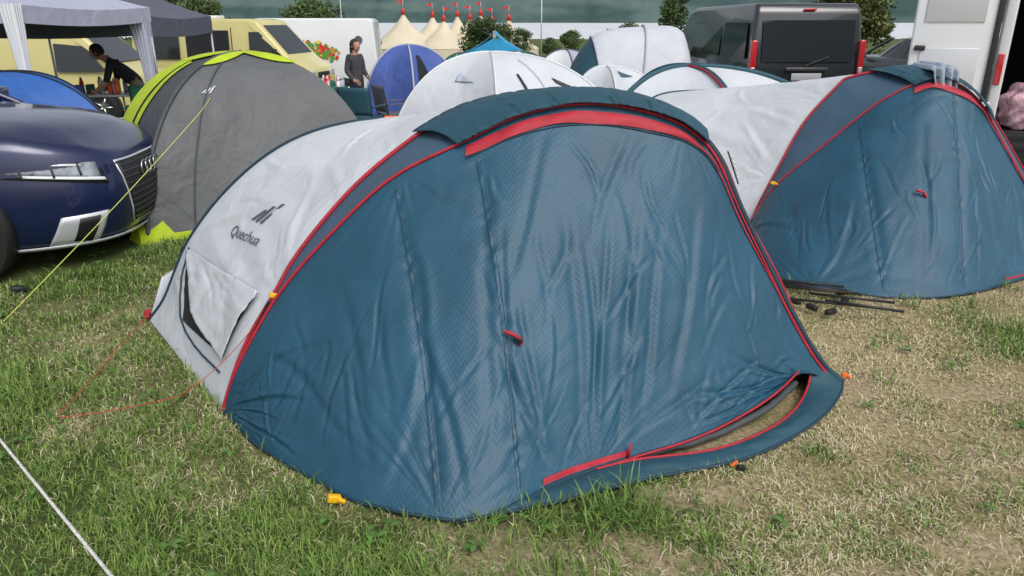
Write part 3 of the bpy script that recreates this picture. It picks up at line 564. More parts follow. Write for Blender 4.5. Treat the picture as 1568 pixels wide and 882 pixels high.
# ---------------------------------------------------------------- wheels & vans
def wheel(root,c,r,w,side):
    x,y,z=c
    prof=[(.0,.55),(.35*r,.55),(.60*r,.42),(.66*r,.5),(.68*r,.5),(.92*r,.5),(1.0*r,.38),(1.0*r,-.38),(.92*r,-.5),(.3*r,-.5)]
    P=np.array([[ (x+pr*math.cos(a), y+side*pw*w, z+pr*math.sin(a)) for pr,pw in prof] for a in np.linspace(0,2*math.pi,41)])
    gridmesh('tyre',P[:,4:],M['tyre'],root); gridmesh('wheel_disc',P[:,:5]-np.array([0,side*w*.12,0]),M['gpaint'],root)
    for k in range(5):
        a=k*2*math.pi/5
        cyl('spoke',(x,y+side*w*.46,z),(x+.62*r*math.cos(a),y+side*w*.44,z+.62*r*math.sin(a)),.03,M['chrome'],root,.022,8)
def van(name,loc,rz,Lg,W,Hh,prof,paint,wins,wz=(.36),extra=None,wx=(.9,-1.0)):
    r=empty(name,loc,rz)
    n=len(prof); hw=lambda z: W/2*(1-.02*max(0,.3-z/Hh)-.11*max(0,(z/Hh-.45)/.55)**1.4)
    V=[];F=[]
    for sgn in (-1,1):
        for x,z in prof: V.append((x*Lg,sgn*hw(z*Hh)*(1-.10*max(0,(x-.40)/.1)),z*Hh))
    F.append(tuple(range(n))[::-1]); F.append(tuple(range(n,2*n)))
    for i in range(n): F.append((i,(i+1)%n,n+(i+1)%n,n+i))
    o=mesh('body',V,F,M[paint],r)
    bm=bmesh.new(); bm.from_mesh(o.data); bmesh.ops.recalc_face_normals(bm,faces=bm.faces)
    bmesh.ops.bevel(bm,geom=list(bm.edges),offset=.07,segments=3,affect='EDGES',profile=.6); bm.to_mesh(o.data); bm.free()
    o.data.polygons.foreach_set('use_smooth',[True]*len(o.data.polygons))
    for nm,sd,pts,m in wins:
        for sg in ((-1,1) if sd==0 else (sd,)):
            vv=[(x,sg*(hw(z)*(1-.10*max(0,(x/Lg-.40)/.1))+.006),z) for x,z in pts]
            mesh(nm,vv,[tuple(range(len(vv)))],M[m],r)
    for x in wx:
        for sg in (-1,1):
            cyl('wheel_arch',(x,sg*(W/2-.12),wz),(x,sg*(W/2+.004),wz),wz*1.17,M['black'],r,seg=28)
            wheel(r,(x,sg*(W/2-.08),wz),wz,.2,sg)
    return r
vanprof=[(-.5,.14),(-.505,.5),(-.49,.97),(-.47,1.0),(.16,1.0),(.22,.985),(.40,.56),(.485,.46),(.5,.36),(.5,.16),(.46,.12),(-.48,.12)]
busprof=[(-.5,.16),(-.5,.5),(-.475,.95),(-.455,1.0),(.20,.985),(.27,.94),(.40,.62),(.485,.52),(.5,.36),(.5,.16),(.46,.12),(-.48,.12)]
def windscreen(r,Lg,W,Hh,a,b_,m='glass',hwf=(.40,.44)):
    (x0,z0),(x1,z1)=a,b_
    d=np.array([(z0-z1),0,(x1-x0)]);d=d/np.linalg.norm(d); off=-d*.012 if d[0]<0 else d*.012
    if off[2]<0: off=-off
    mesh('windscreen',[np.array((x0*Lg,-W*hwf[0],z0*Hh))+off,np.array((x1*Lg,-W*hwf[1],z1*Hh))+off,np.array((x1*Lg,W*hwf[1],z1*Hh))+off,np.array((x0*Lg,W*hwf[0],z0*Hh))+off],[(0,1,2,3)],M[m],r)
Lc,Wc,Hc=5.3,2.0,2.42
yv=van('camper_van',(-8.05,22.6,zgf(-8,22)-.02),math.radians(-9),Lc,Wc,Hc,vanprof,'ypaint',
 [('cab_window',0,[(.95,1.42),(1.95,1.36),(1.75,1.62),(1.25,2.08),(.95,2.08)],'glass'),('door_opening',-1,[(-.95,.5),(.35,.5),(.35,2.12),(-.95,2.12)],'dark'),('side_window',-1,[(-2.3,1.35),(-1.15,1.35),(-1.15,2.0),(-2.3,2.0)],'glass'),('trim_strip',0,[(-2.4,.75),(-1.0,.75),(-1.0,.83),(-2.4,.83)],'black'),('trim_strip',0,[(.4,.72),(1.5,.72),(1.5,.80),(.4,.80)],'black')],.33,wx=(1.75,-1.55))
windscreen(yv,Lc,Wc,Hc,(.245,.93),(.375,.62),hwf=(.36,.40))
for sg in (-1,1): box('headlamp',(2.60,sg*.68,.95),(.1,.32,.2),M['silver'],yv,.03); box('mirror',(1.75,sg*1.12,1.5),(.12,.1,.3),M['black'],yv,.03)
box('front_bumper',(2.66,0,.5),(.16,1.8,.28),M['gpaint'],yv,.05); box('grille',(2.655,0,.92),(.04,.8,.16),M['black'],yv,.02)
box('roof_vent',(-.6,0,2.46),(.5,.5,.1),M['wpaint'],yv,.03)
tube('door_seam',[(.42,-.955,.4),(.42,-.965,1.2),(.42,-.90,2.2)],.012,M['black'],yv); tube('door_seam',[(1.55,-.985,.5),(1.55,-.985,1.3)],.010,M['black'],yv)
yv2=van('panel_van',(-10.6,17.6,zgf(-10.6,17.6)),math.radians(4),4.8,1.9,1.95,busprof,'ypaint',
 [('side_window',-1,[(-2.1,1.12),(-.75,1.12),(-.75,1.68),(-2.0,1.68)],'glass'),('cab_window',0,[(.65,1.1),(1.7,1.1),(1.3,1.62),(.65,1.68)],'glass'),('trim_strip',0,[(-2.2,.7),(.6,.7),(.6,.76),(-2.2,.76)],'black')],.33,wx=(1.5,-1.5))
windscreen(yv2,4.8,1.9,1.95,(.275,.92),(.39,.66))
wv=van('delivery_van',(-7.35,26.4,zgf(-7.3,26)),math.radians(184),5.6,2.05,2.62,vanprof,'wpaint',
 [('cab_window',0,[(1.0,1.5),(2.0,1.42),(1.35,2.2),(1.0,2.2)],'glass')],.35,wx=(1.8,-1.7))
windscreen(wv,5.6,2.05,2.62,(.235,.945),(.385,.60))
for k in range(190):
    m=random.choice(['carrot','tomato','leaf','leaf','leaf','lemon','tomato']); a=random.random()*6.28; rr_=random.random()**.6
    x=-.75+.85*rr_*math.cos(a); z=1.62+.30*rr_*math.sin(a)+.1*math.cos(x*2); s=.03+.06*random.random()
    yy=1.025*(1-.11*max(0,(z/2.62-.45)/.55)**1.4)+.007+.0006*k/10
    mesh('vegetable_print',[(x+s*math.cos(t)*random.uniform(.6,1.3),yy+.00003*k,z+s*.8*math.sin(t)) for t in np.linspace(0,2*math.pi,9)[:-1]],[tuple(range(8))],M[m],wv)
mesh('emblem_print',[(-2.25+.13*math.cos(t),1.03-.035,1.95+.13*math.sin(t)) for t in np.linspace(0,6.28,20)[:-1]],[tuple(range(19))],M['slate'],wv)
Lb,Wb,Hb=4.8,1.92,1.98
kx,ky=4.62,14.95
bv=van('passenger_van',(kx,ky,zgf(4.6,13)),math.radians(94),Lb,Wb,Hb,busprof,'bpaint',
 [('side_window',0,[(-2.15,1.12),(-.95,1.12),(-.95,1.68),(-2.05,1.68)],'glass'),('side_window',0,[(-.85,1.12),(.35,1.12),(.35,1.68),(-.85,1.68)],'glass'),('cab_window',0,[(.48,1.1),(1.65,1.1),(1.2,1.62),(.48,1.68)],'glass')],.33,wx=(1.5,-1.5))
windscreen(bv,Lb,Wb,Hb,(.275,.92),(.39,.66))
gridmesh('rear_window',np.array([[(-2.42+.115*max(0,z-1.0)*1.0-.02*(1-(y/.75)**2),y,z) for z in np.linspace(1.08,1.72,6)] for y in np.linspace(-.76,.76,12)]),M['glass'],bv)
box('rear_bumper',(-2.42,0,.42),(.16,1.86,.26),M['gpaint'],bv,.05)
for sg in (-1,1):
    box('tail_lamp',(-2.385,sg*.90,1.12),(.10,.10,.60),M['tail'],bv,.025); box('tail_lamp_reverse',(-2.40,sg*.90,.95),(.09,.07,.1),M['silver'],bv,.015)
    box('mirror',(1.35,sg*1.10,1.15),(.12,.22,.22),M['black'],bv,.04)
box('brake_light',(-2.30,0,1.88),(.03,.20,.03),M['tail'],bv,.005); box('number_plate',(-2.455,0,.85),(.012,.5,.11),M['silver'],bv,.003); box('tailgate_handle',(-2.44,0,.97),(.03,.7,.05),M['gpaint'],bv,.01)
tube('wiper',[(-2.455,.05,1.02),(-2.43,-.35,1.16)],.012,M['black'],bv)
tube('tailgate_seam',[(-2.418,-.84,.62),(-2.418,-.84,1.3)],.006,M['black'],bv); tube('tailgate_seam',[(-2.418,.84,.62),(-2.418,.84,1.3)],.006,M['black'],bv)
VR=math.radians(-33)
cx0,cy0=4.88,7.8
cv=empty('cargo_van',(cx0+1.0*math.cos(VR),cy0+1.0*math.sin(VR),zgf(5.5,7.5)),VR)
box('left_wall',(-.98,2.6,1.42),(.06,5.2,1.9),M['wpaint'],cv,.02); box('right_wall',(.98,2.6,1.42),(.06,5.2,1.9),M['wpaint'],cv,.02)
box('roof',(0,2.6,2.42),(2.06,5.26,.10),M['wpaint'],cv,.04); box('load_floor',(0,2.6,.5),(1.88,5.18,.08),M['gpaint'],cv,.01); box('bulkhead',(0,3.4,1.45),(1.88,.05,1.8),M['dark'],cv)
box('cab',(0,5.75,1.05),(2.0,1.2,1.5),M['wpaint'],cv,.2); box('rear_bumper',(0,-.07,.40),(2.0,.16,.30),M['black'],cv,.04); box('rear_pillar',(-.95,.02,1.42),(.10,.09,1.96),M['wpaint'],cv,.02)
box('rear_pillar',(.95,.02,1.42),(.10,.09,1.96),M['wpaint'],cv,.02)
box('inner_lining',(-.94,2.6,1.42),(.014,5.0,1.8),M['dark'],cv); box('inner_lining',(.94,2.6,1.42),(.014,5.0,1.8),M['dark'],cv)
box('tail_lamp',(-.955,-.035,1.15),(.06,.03,.30),M['tail'],cv,.01)
dr=empty('open_door',(-1.02,-.02,0),math.radians(172)-VR*.75); dr.parent=cv
box('door_skin',(.40,0,1.42),(.76,.05,1.92),M['wpaint'],dr,.02)
for zz,hh in ((1.9,.6),(1.0,.7)): 
    for q in (-1,1): box('door_panel',(.42,q*.032,zz),(.54,.012,hh),M['silver'],dr,.004)
box('door_edge',(.03,.035,1.42),(.05,.03,1.9),M['black'],dr,.004); box('door_edge',(.03,-.035,1.42),(.05,.03,1.9),M['black'],dr,.004)
box('hinge',(.02,.04,2.0),(.12,.04,.06),M['silver'],dr,.01);box('hinge',(.02,.04,.8),(.12,.04,.06),M['silver'],dr,.01)
for q in (-1,1): box('door_handle',(.70,q*.05,1.35),(.10,.03,.05),M['black'],dr,.01)
for sg in (-1,1):
    for yy in (1.2,4.6): 
        w=empty('wheel_mount',(sg*.9,yy,.34),math.radians(90)); w.parent=cv; wheel(w,(0,0,0),.34,.2,-sg)
bm=bmesh.new(); bmesh.ops.create_icosphere(bm,subdivisions=5,radius=.28)
for v in bm.verts:
    p=v.co; k=1+.10*math.sin(p.x*23+p.z*9)*math.cos(p.y*19+p.z*13)+.05*math.sin(p.x*51-p.z*43+p.y*20); v.co=Vector((p.x*1.2*k,p.y*.9*k,max(-.20,p.z*.95*k)))
me=bpy.data.meshes.new('plastic_bag'); bm.to_mesh(me); bm.free(); me.polygons.foreach_set('use_smooth',[True]*len(me.polygons)); pb=link(bpy.data.objects.new('plastic_bag',me),cv,M['pink']); pb.location=(-.58,.32,.75)
cr=empty('storage_crate',(5.30,7.25,zgf(5.5,7.3)),VR)
for a,b_ in (((0,-.25,.22),(.8,.03,.44)),((0,.25,.22),(.8,.03,.44)),((-.4,0,.22),(.03,.5,.44)),((.4,0,.22),(.03,.5,.44)),((0,0,.03),(.8,.5,.04)),((0,0,.45),(.86,.56,.05))): box('panel',a,b_,M['black'],cr,.008)
# ---------------------------------------------------------------- cars
def car(name,loc,rz,paint,Lg=4.35,W=1.82):
    r=empty(name,loc,rz); a=Lg/2;b_=W/2; n=3.4
    def outl(th,ins=0):
        c=math.cos(th);s=math.sin(th)
        return ((a-ins)*math.copysign(abs(c)**(2/n),c),(b_-ins*.8)*math.copysign(abs(s)**(2/n),s))
    zt=lambda x: np.interp(x,[-a,-a+.3,0,a-1.1,a-.45,a-.12,a],[.98,1.0,.98,.96,.90,.82,.76])
    lev=[(.13,.18,0),(.16,.08,0),(.26,.03,0),(.40,.0,0),(.56,.0,0),(.62,.012,0)]
    ins_of=lambda z: np.interp(z,[l[0] for l in lev]+[.72,.78],[l[1] for l in lev]+[.04,.08])
    TH=np.linspace(0,2*math.pi,161)
    P=[]
    for th in TH:
        row=[(*outl(th,i),z) for z,i,_ in lev]
        x0,_y=outl(th,0); z1=zt(x0)
        for f,i in ((.35,.02),(.65,.035),(.9,.065),(1.0,.12)):
            x,y=outl(th,i); row.append((x,y,.62+(z1-.62)*f))
        base=row[-1]
        for k,(sc,dz) in enumerate(((.86,.025),(.6,.05),(.3,.062),(.0,.066))):
            y=base[1]*sc; xx=base[0]*(.55+.45*sc) if sc<.86 else base[0]*.93
            row.append((xx,y,zt(xx)+dz))
        P.append(row)
    gridmesh('body',np.array(P),M[paint],r)
    Gp=[]
    for th in TH:
        c=math.cos(th);s=math.sin(th); m=3.2
        ux=math.copysign(abs(c)**(2/m),c);uy=math.copysign(abs(s)**(2/m),s)
        row=[]
        for z,fx,bx,wy in ((.94,1.02,-1.98,.80),(1.15,.62,-1.75,.745),(1.34,.22,-1.5,.67)):
            cx=(fx+bx)/2;hx=(fx-bx)/2; row.append((cx+hx*ux,wy*uy,z))
        Gp.append(row)
    gridmesh('glasshouse',np.array(Gp),M['glass'],r)
    Rp=[[(( .22-1.5)/2*(1)+.86*f*math.copysign(abs(math.cos(t))**(2/3.2),math.cos(t)),.675*f*math.copysign(abs(math.sin(t))**(2/3.2),math.sin(t)),1.345+.09*(1-f*f)) for f in (1.0,.85,.6,.3,0)] for t in TH]
    gridmesh('roof',np.array(Rp),M[paint],r)
    for sg in (-1,1):
        for (x0,x1) in ((1.0,.18),(-.35,-.38),(-1.95,-1.48)):
            tube('pillar',[(x0,sg*.78,.96),((x0+x1)/2,sg*.735,1.16),(x1,sg*.665,1.35)],.028,M[paint],r)
        for x in (a-.95,-a+.86):
            cyl('wheel_arch',(x,sg*(b_-.2),.33),(x,sg*(b_+.006),.33),.37,M['black'],r,seg=40)
            wheel(r,(x,sg*(b_-.10),.325),.325,.23,sg)
        box('mirror',(.72,sg*(b_+.06),1.02),(.14,.2,.12),M[paint],r,.04)
    def pn(c4,off,m,nm,n1=14,n2=5):
        rows=[]
        for i in np.linspace(0,1,n1):
            row=[]
            for j in np.linspace(0,1,n2):
                th=(c4[0][0]*(1-i)+c4[1][0]*i)*(1-j)+(c4[3][0]*(1-i)+c4[2][0]*i)*j
                z=(c4[0][1]*(1-i)+c4[1][1]*i)*(1-j)+(c4[3][1]*(1-i)+c4[2][1]*i)*j
                th=math.radians(th); ins=float(ins_of(z)); x2,y2=outl(th,ins-off); row.append((x2,y2,z))
            rows.append(row)
        return gridmesh(nm,np.array(rows),M[m],r,thick=.004)
    for s in (-1,1):
        pn([(s*22,.725),(s*61,.775),(s*58,.665),(s*21,.565)],.006,'black','headlamp_housing')
        pn([(s*24,.712),(s*59,.765),(s*56,.690),(s*24,.600)],.012,'lamp','headlamp')
        pn([(s*30,.712),(s*48,.742),(s*46,.725),(s*30,.697)],.015,'silver','reflector')
        pn([(s*22.5,.612),(s*50,.672),(s*49,.655),(s*22,.590)],.015,'wpaint','daytime_light')
        for q in (31,40,49): pn([(s*q,.735),(s*(q+.8),.735),(s*(q+.8),.64),(s*q,.64)],.017,'black','lamp_divider')
        pn([(s*23,.39),(s*41,.38),(s*45,.18),(s*27,.165)],.006,'silver','bumper_vent_frame')
        pn([(s*27,.365),(s*35,.36),(s*37,.205),(s*30,.19)],.012,'black','bumper_vent')
    pn([(-15,.70),(15,.70),(9,.24),(-9,.24)],.006,'silver','grille_frame'); pn([(-14.3,.69),(14.3,.69),(8.5,.255),(-8.5,.255)],.012,'black','grille')
    for k in range(10):
        z=.28+.042*k; wd=8.7+5.2*(z-.26)/.43
        pn([(-wd,z+.005),(wd,z+.005),(wd,z),(-wd,z)],.016,'gpaint','grille_bar')
    for i in range(4):
        yy=-.12+.08*i; tube('emblem_ring',[(a+.02,yy+.052*math.cos(t),.60+.052*math.sin(t)) for t in np.linspace(0,2*math.pi,25)],.006,M['chrome'],r)
    pn([(-60,.185),(60,.185),(60,.165),(-60,.165)],.010,'silver','splitter_trim',40,3)
    tube('bonnet_seam',[( *outl(math.radians(t),.10),float(zt(outl(math.radians(t),0)[0]))-.012) for t in range(-55,56,3)],.003,M['black'],r)
    return r
ch=math.radians(6); nose=(-2.68,5.42)
car('parked_car',(nose[0]-2.175*math.cos(ch),nose[1]-2.175*math.sin(ch),0),ch,'npaint')
car('parked_car',(8.3,15.5,zgf(8.6,16.5)+.1),math.radians(100),'gpaint')
car('parked_car',(-13.2,12.2,zgf(-13,12)),math.radians(5),'gpaint')
# ---------------------------------------------------------------- people
def person(name,loc,rz,J,mats):
    root=empty(name,loc,rz)
    names=list(J.keys()); idx={k:i for i,k in enumerate(names)}
    bones=[('pelvis','belly','top'),('belly','chest','top'),('chest','neck0','top'),('neck0','neck','skin'),('neck','head','skin'),('head','crown','skin'),
      ('chest','shL','top'),('shL','elL','top'),('elL','wrL','slv'),('wrL','palmL','skin'),('chest','shR','top'),('shR','elR','top'),('elR','wrR','slv'),('wrR','palmR','skin'),
      ('pelvis','hipL','leg'),('hipL','knL','leg'),('knL','anL','leg'),('anL','toeL','shoe'),('pelvis','hipR','leg'),('hipR','knR','leg'),('knR','anR','leg'),('anR','toeR','shoe')]
    verts=[Vector(J[k][0]) for k in names]; rad=[J[k][1] for k in names]
    edges=[(idx[a],idx[b_]) for a,b_,_ in bones]; tags=[(Vector(J[a][0]),Vector(J[b_][0]),m) for a,b_,m in bones]
    for S in 'LR':
        w=Vector(J['wr'+S][0]);p=Vector(J['palm'+S][0]); d=(p-w).normalized(); side=d.cross(Vector((0,1,0)));
        if side.length<.1: side=d.cross(Vector((1,0,0)))
        side.normalize(); nrm=d.cross(side)
        for k,(o,l) in enumerate(((-.03,.065),(-.01,.075),(.01,.07),(.03,.055))):
            i0=len(verts); verts.append(p+side*o+d*.02); rad.append(.010); verts.append(p+side*o*1.1+d*(.02+l*.5)+nrm*.006); rad.append(.009); verts.append(p+side*o*1.1+d*(.02+l)*.95+nrm*.02); rad.append(.008)
            edges+=[(idx['palm'+S],i0),(i0,i0+1),(i0+1,i0+2)]; tags.append((verts[i0],verts[i0+2],'skin'))
        i0=len(verts); q=p-d*.03; verts.append(q+side*.045+d*.01); rad.append(.011); verts.append(q+side*.06+d*.045); rad.append(.009); edges+=[(idx['palm'+S],i0),(i0,i0+1)]; tags.append((verts[i0],verts[i0+1],'skin'))
    me=bpy.data.meshes.new('tmp'); me.from_pydata(verts,edges,[]); ob=bpy.data.objects.new('tmp',me); COL.objects.link(ob)
    md=ob.modifiers.new('k','SKIN'); 
    for i,v in enumerate(me.skin_vertices[0].data):
        v.radius=(rad[i],rad[i]); v.use_root=(i==0)
    sb=ob.modifiers.new('s','SUBSURF'); sb.levels=2; sb.render_levels=2
    dg=bpy.context.evaluated_depsgraph_get(); m2=bpy.data.meshes.new_from_object(ob.evaluated_get(dg)); bpy.data.objects.remove(ob)
    keys=['top','slv','leg','shoe','skin']; body=bpy.data.objects.new('body',m2); m2.materials.clear(); link(body,root,[M[mats[k]] for k in keys])
    for p in m2.polygons:
        c=p.center; best=9;bt='top'
        for a,b_,t in tags:
            ab=b_-a; f=max(0,min(1,(c-a).dot(ab)/ab.length_squared)); dd=(c-(a+ab*f)).length
            if dd<best: best=dd;bt=t
        p.material_index=keys.index(bt); p.use_smooth=True
    hd=Vector(J['head'][0]); cr=Vector(J['crown'][0]); up=(cr-hd).normalized()
    return root,hd,up
def head_detail(root,hd,up,f,hairlen=0):
    f=(f-up*f.dot(up)).normalized(); s=f.cross(up); B=Matrix((f,s,up)).transposed()
    def sph(nm,c,sc,m,sub=3,cut=None):
        bm=bmesh.new(); bmesh.ops.create_icosphere(bm,subdivisions=sub,radius=1)
        for v in bm.verts:
            p=Vector((v.co.x*sc[0],v.co.y*sc[1],v.co.z*sc[2])); v.co=hd+B@(Vector(c)+p)
        if cut: 
            bmesh.ops.delete(bm,geom=[v for v in bm.verts if cut((B.transposed()@(v.co-hd)))],context='VERTS')
        me=bpy.data.meshes.new(nm); bm.to_mesh(me); bm.free(); me.polygons.foreach_set('use_smooth',[True]*len(me.polygons)); return link(bpy.data.objects.new(nm,me),root,M[m])
    sph('face',(.012,0,.03),(.092,.075,.118),'skin'); sph('nose',(.105,0,.015),(.018,.012,.022),'skin',2)
    for sg in (-1,1): sph('eye',(.092,sg*.03,.04),(.010,.013,.008),'wpaint',2); sph('iris',(.101,sg*.03,.04),(.004,.006,.006),'hair',1); sph('ear',(0,sg*.08,.02),(.018,.01,.03),'skin',2)
    sph('mouth',(.092,0,-.03),(.010,.024,.006),'tomato',2)
    sph('hair',(-.012,0,.045),(.108,.09,.118),'hair',4,cut=lambda p:(p.x>.045 and p.z<.10) or p.z<-.06)
    if hairlen: sph('hair_tail',(-.060,0,-.05),(.055,.085,.12),'hair',3)
W1={'pelvis':((0,0,.92),.125),'belly':((0,0,1.05),.125),'chest':((.01,0,1.25),.145),'neck0':((0,0,1.40),.08),'neck':((.01,0,1.45),.055),'head':((.03,0,1.53),.075),'crown':((.03,0,1.61),.06),
 'shL':((0,.17,1.36),.068),'elL':((.0,.23,1.10),.055),'wrL':((.16,.16,.97),.040),'palmL':((.22,.12,.96),.03),
 'shR':((0,-.17,1.36),.068),'elR':((-.02,-.23,1.10),.055),'wrR':((.12,-.20,.93),.040),'palmR':((.19,-.18,.90),.03),
 'hipL':((0,.09,.86),.095),'knL':((.04,.11,.48),.062),'anL':((-.02,.11,.09),.045),'toeL':((.13,.13,.04),.038),
 'hipR':((0,-.09,.86),.095),'knR':((.02,-.10,.48),.062),'anR':((-.0,-.10,.09),.045),'toeR':((.15,-.12,.04),.038)}
rt,hd,up=person('woman',(-3.05,15.0,zgf(-3,15)),math.radians(-30),W1,{'top':'hood','slv':'hood','leg':'jeans','shoe':'black','skin':'skin'})
head_detail(rt,hd,up,Vector((1,-.1,-.2)),1)
W2={'pelvis':((0,0,.95),.13),'belly':((.10,0,1.06),.13),'chest':((.27,0,1.22),.145),'neck0':((.40,0,1.32),.075),'neck':((.45,0,1.36),.055),'head':((.53,0,1.42),.08),'crown':((.57,0,1.51),.065),
 'shL':((.34,.19,1.27),.066),'elL':((.42,.24,1.0),.052),'wrL':((.60,.16,.86),.036),'palmL':((.66,.13,.83),.03),
 'shR':((.34,-.19,1.27),.066),'elR':((.36,-.25,1.0),.052),'wrR':((.55,-.18,.86),.036),'palmR':((.61,-.15,.83),.03),
 'hipL':((0,.10,.88),.10),'knL':((.05,.12,.5),.068),'anL':((-.04,.12,.09),.048),'toeL':((.12,.14,.04),.04),
 'hipR':((0,-.10,.88),.10),'knR':((.02,-.12,.5),.068),'anR':((-.1,-.12,.09),.048),'toeR':((.06,-.14,.04),.04)}
rt,hd,up=person('man',(-6.15,12.6,zgf(-6.4,13)),math.radians(195),W2,{'top':'tee','slv':'skin','leg':'khaki','shoe':'black','skin':'skin'})
head_detail(rt,hd,up,Vector((.8,0,-.7)),0)
# ---------------------------------------------------------------- camp furniture
def table(name,c,rz,w=1.2,d=.6,h=.72,items=10):
    r=empty(name,(c[0],c[1],zgf(*c)),rz); box('top',(0,0,h),(w,d,.03),M['silver'],r,.008)
    for sx in (-1,1):
        for sy in (-1,1): cyl('leg',(sx*w*.45,sy*d*.42,0),(sx*w*.42,sy*d*.40,h-.015),.015,M['pole'],r)
        cyl('brace',(sx*w*.44,-d*.41,.3),(sx*w*.44,d*.41,.3),.01,M['pole'],r)
    cols=['green','orange','wpaint','blue2','tomato','black','lemon','pink','lav']
    for k in range(items):
        x=random.uniform(-.45,.45)*w;y=random.uniform(-.35,.35)*d; m=cols[k%9]
        if k%3==0: box('food_box',(x,y,h+.09),(.16,.10,.15),M[m],r,.008,(0,0,random.random()*3))
        else:
            cyl('bottle',(x,y,h+.016),(x,y,h+.20),.035,M[m],r,bev=.008); cyl('bottle_neck',(x,y,h+.20),(x,y,h+.27),.03,M[m],r,.014)
    return r
table('camping_table',(-3.75,14.2),.15,1.3,.6,.74,18); table('camping_table',(-6.85,12.5),.1,1.3,.7,.76,12); table('camping_table',(-4.3,16.5),.3,1.0,.6,.72,12); table('camping_table',(-6.1,14.6),.2,1.3,.6,.74,10); table('camping_table',(-4.2,13.2),-.2,1.0,.6,.74,14); table('camping_table',(-5.2,15.6),.0,1.2,.6,.74,14)
def chair(name,c,rz,m):
    r=empty(name,(c[0],c[1],zgf(*c)),rz)
    for a,b_ in (((-.26,-.25,0),(.26,-.25,.42)),((.26,-.25,0),(-.26,-.25,.42)),((-.26,.25,0),(.26,.25,.42)),((.26,.25,0),(-.26,.25,.42)),((-.27,-.25,0),(-.27,.25,.42)),((-.27,.25,0),(-.27,-.25,.42)),((.27,-.25,0),(.27,.25,.42)),((.27,.25,0),(.27,-.25,.42))): cyl('leg',a,b_,.010,M['black'],r,seg=8)
    for s in (-1,1): cyl('back_post',(s*.27,.25,.40),(s*.29,.33,.90),.010,M['black'],r,seg=8); box('armrest',(s*.31,.02,.60),(.07,.5,.02),M[m],r,.005); cyl('arm_post',(s*.29,-.24,.0),(s*.30,-.24,.60),.010,M['black'],r,seg=8)
    gridmesh('seat',np.array([[(x,y,.42-.05*(1-(x/.27)**2)*(1-(y/.27)**2)) for y in np.linspace(-.27,.27,8)] for x in np.linspace(-.27,.27,8)]),M[m],r,thick=.01)
    gridmesh('backrest',np.array([[(x,.27+.12*z+.03*(1-(x/.28)**2),.42+z) for z in np.linspace(0.05,.48,8)] for x in np.linspace(-.28,.28,8)]),M[m],r,thick=.01)
    return r
chair('camping_chair',(-2.42,12.3),math.radians(165),'teal2'); chair('camping_chair',(-3.05,12.6),math.radians(200),'green'); chair('camping_chair',(-2.0,13.1),math.radians(120),'slate')
chair('camping_chair',(-7.4,11.6),math.radians(150),'slate'); chair('camping_chair',(-4.9,12.9),math.radians(60),'slate'); chair('camping_chair',(-5.7,11.9),math.radians(20),'green')
def cooler(c,rz,m):
    r=empty('cool_box',(c[0],c[1],zgf(*c)),rz); box('tub',(0,0,.18),(.5,.34,.36),M[m],r,.03); box('lid',(0,0,.40),(.53,.37,.07),M['wpaint'],r,.02); tube('handle',[(-.27,0,.30),(-.27,0,.46),(.27,0,.46),(.27,0,.30)],.012,M['wpaint'],r)
cooler((-4.6,13.6),.3,'blue2'); cooler((-5.4,12.6),1.0,'tomato'); cooler((-6.0,11.2),.5,'green')
# ---------------------------------------------------------------- small foreground things
rp=resample([(-2.9,3.35,.05),(-2.02,2.52,.08),(-1.27,1.83,.08),(-.9,1.49,.08)],400,0)
rr0=empty('white_rope')
for k in range(3):
    ph=np.arange(400)*.9+k*2.094
    tube('strand',rp+np.stack([.0028*np.cos(ph)*.7,.0028*np.cos(ph)*.7,.0032*np.sin(ph)],1),.0031,M['whitecord'],rr0,res=1)
r=empty('tent_pole_bundle',(0,0,0))
for k in range(12):
    x0=1.50+.02*k*random.random();y0=4.55-.05*k+.2*random.random(); a=-.55+.35*random.random(); l=.28+.22*random.random()
    cyl('pole',(x0+.1,y0-.1,.03+.006*k),(x0+.1+l*math.cos(a),y0-.1+l*math.sin(a),.03+.005*k),.008,M['black'],r,seg=8)
for (x,y) in ((2.0,4.2),(1.72,3.95),(1.95,4.05),(1.62,4.75),(1.80,3.88),(1.66,4.05)): box('joint',(x,y,.045),(.07,.03,.03),M['black'],r,.006,(0,0,random.random()*3))
gp=empty('ground_peg',(-3.02,4.26,.03)); box('head',(0,0,.015),(.09,.05,.035),M['black'],gp,.01,(0,.2,.7)); cyl('shaft',(0,0,.01),(.05,-.05,-.03),.006,M['pole'],gp)
rope('guy_line',sag((-1.95,6.2,.6),(-2.3,5.3,.0),.0),.0015,'whitecord',None)
# ---------------------------------------------------------------- circus tents
def bigtop(peaks,y,base):
    r=empty('circus_tent',(0,y,base))
    for k,(x,dy,R,zp,flag) in enumerate(peaks):
        h=zp-base
        P=np.array([[ (x+R*f*math.cos(a),dy+R*f*math.sin(a),1.6+(h-1.6)*(1-f**.62)*(1) -.12*R*.3*abs(math.sin(a*6))*f*(1-f)) for f in np.linspace(0.02,1,18)] for a in np.linspace(0,2*math.pi,49)])
        gridmesh('roof_cone',P,M['cream'],r)
        Wl=np.array([[ (x+R*math.cos(a)*.99,dy+R*math.sin(a)*.99,1.62*(1-t)) for t in (0,1)] for a in np.linspace(0,2*math.pi,49)]); gridmesh('wall',Wl,M['cream'],r)
        cyl('mast',(x,dy,h-.2),(x,dy,h+1.15),.05,M['pole'],r,seg=8); cyl('mast_collar',(x,dy,h-.55),(x,dy,h+.25),.34,M['tomato'],r,.06,seg=12)
        gridmesh('pennant',np.array([[ (x-flag*.85*u,dy+.05*math.sin(u*5),h+1.15-.22*u-(.50)*(1-u)*t) for t in (0,.5,1)] for u in np.linspace(0,1,8)]),M['tomato'],r)
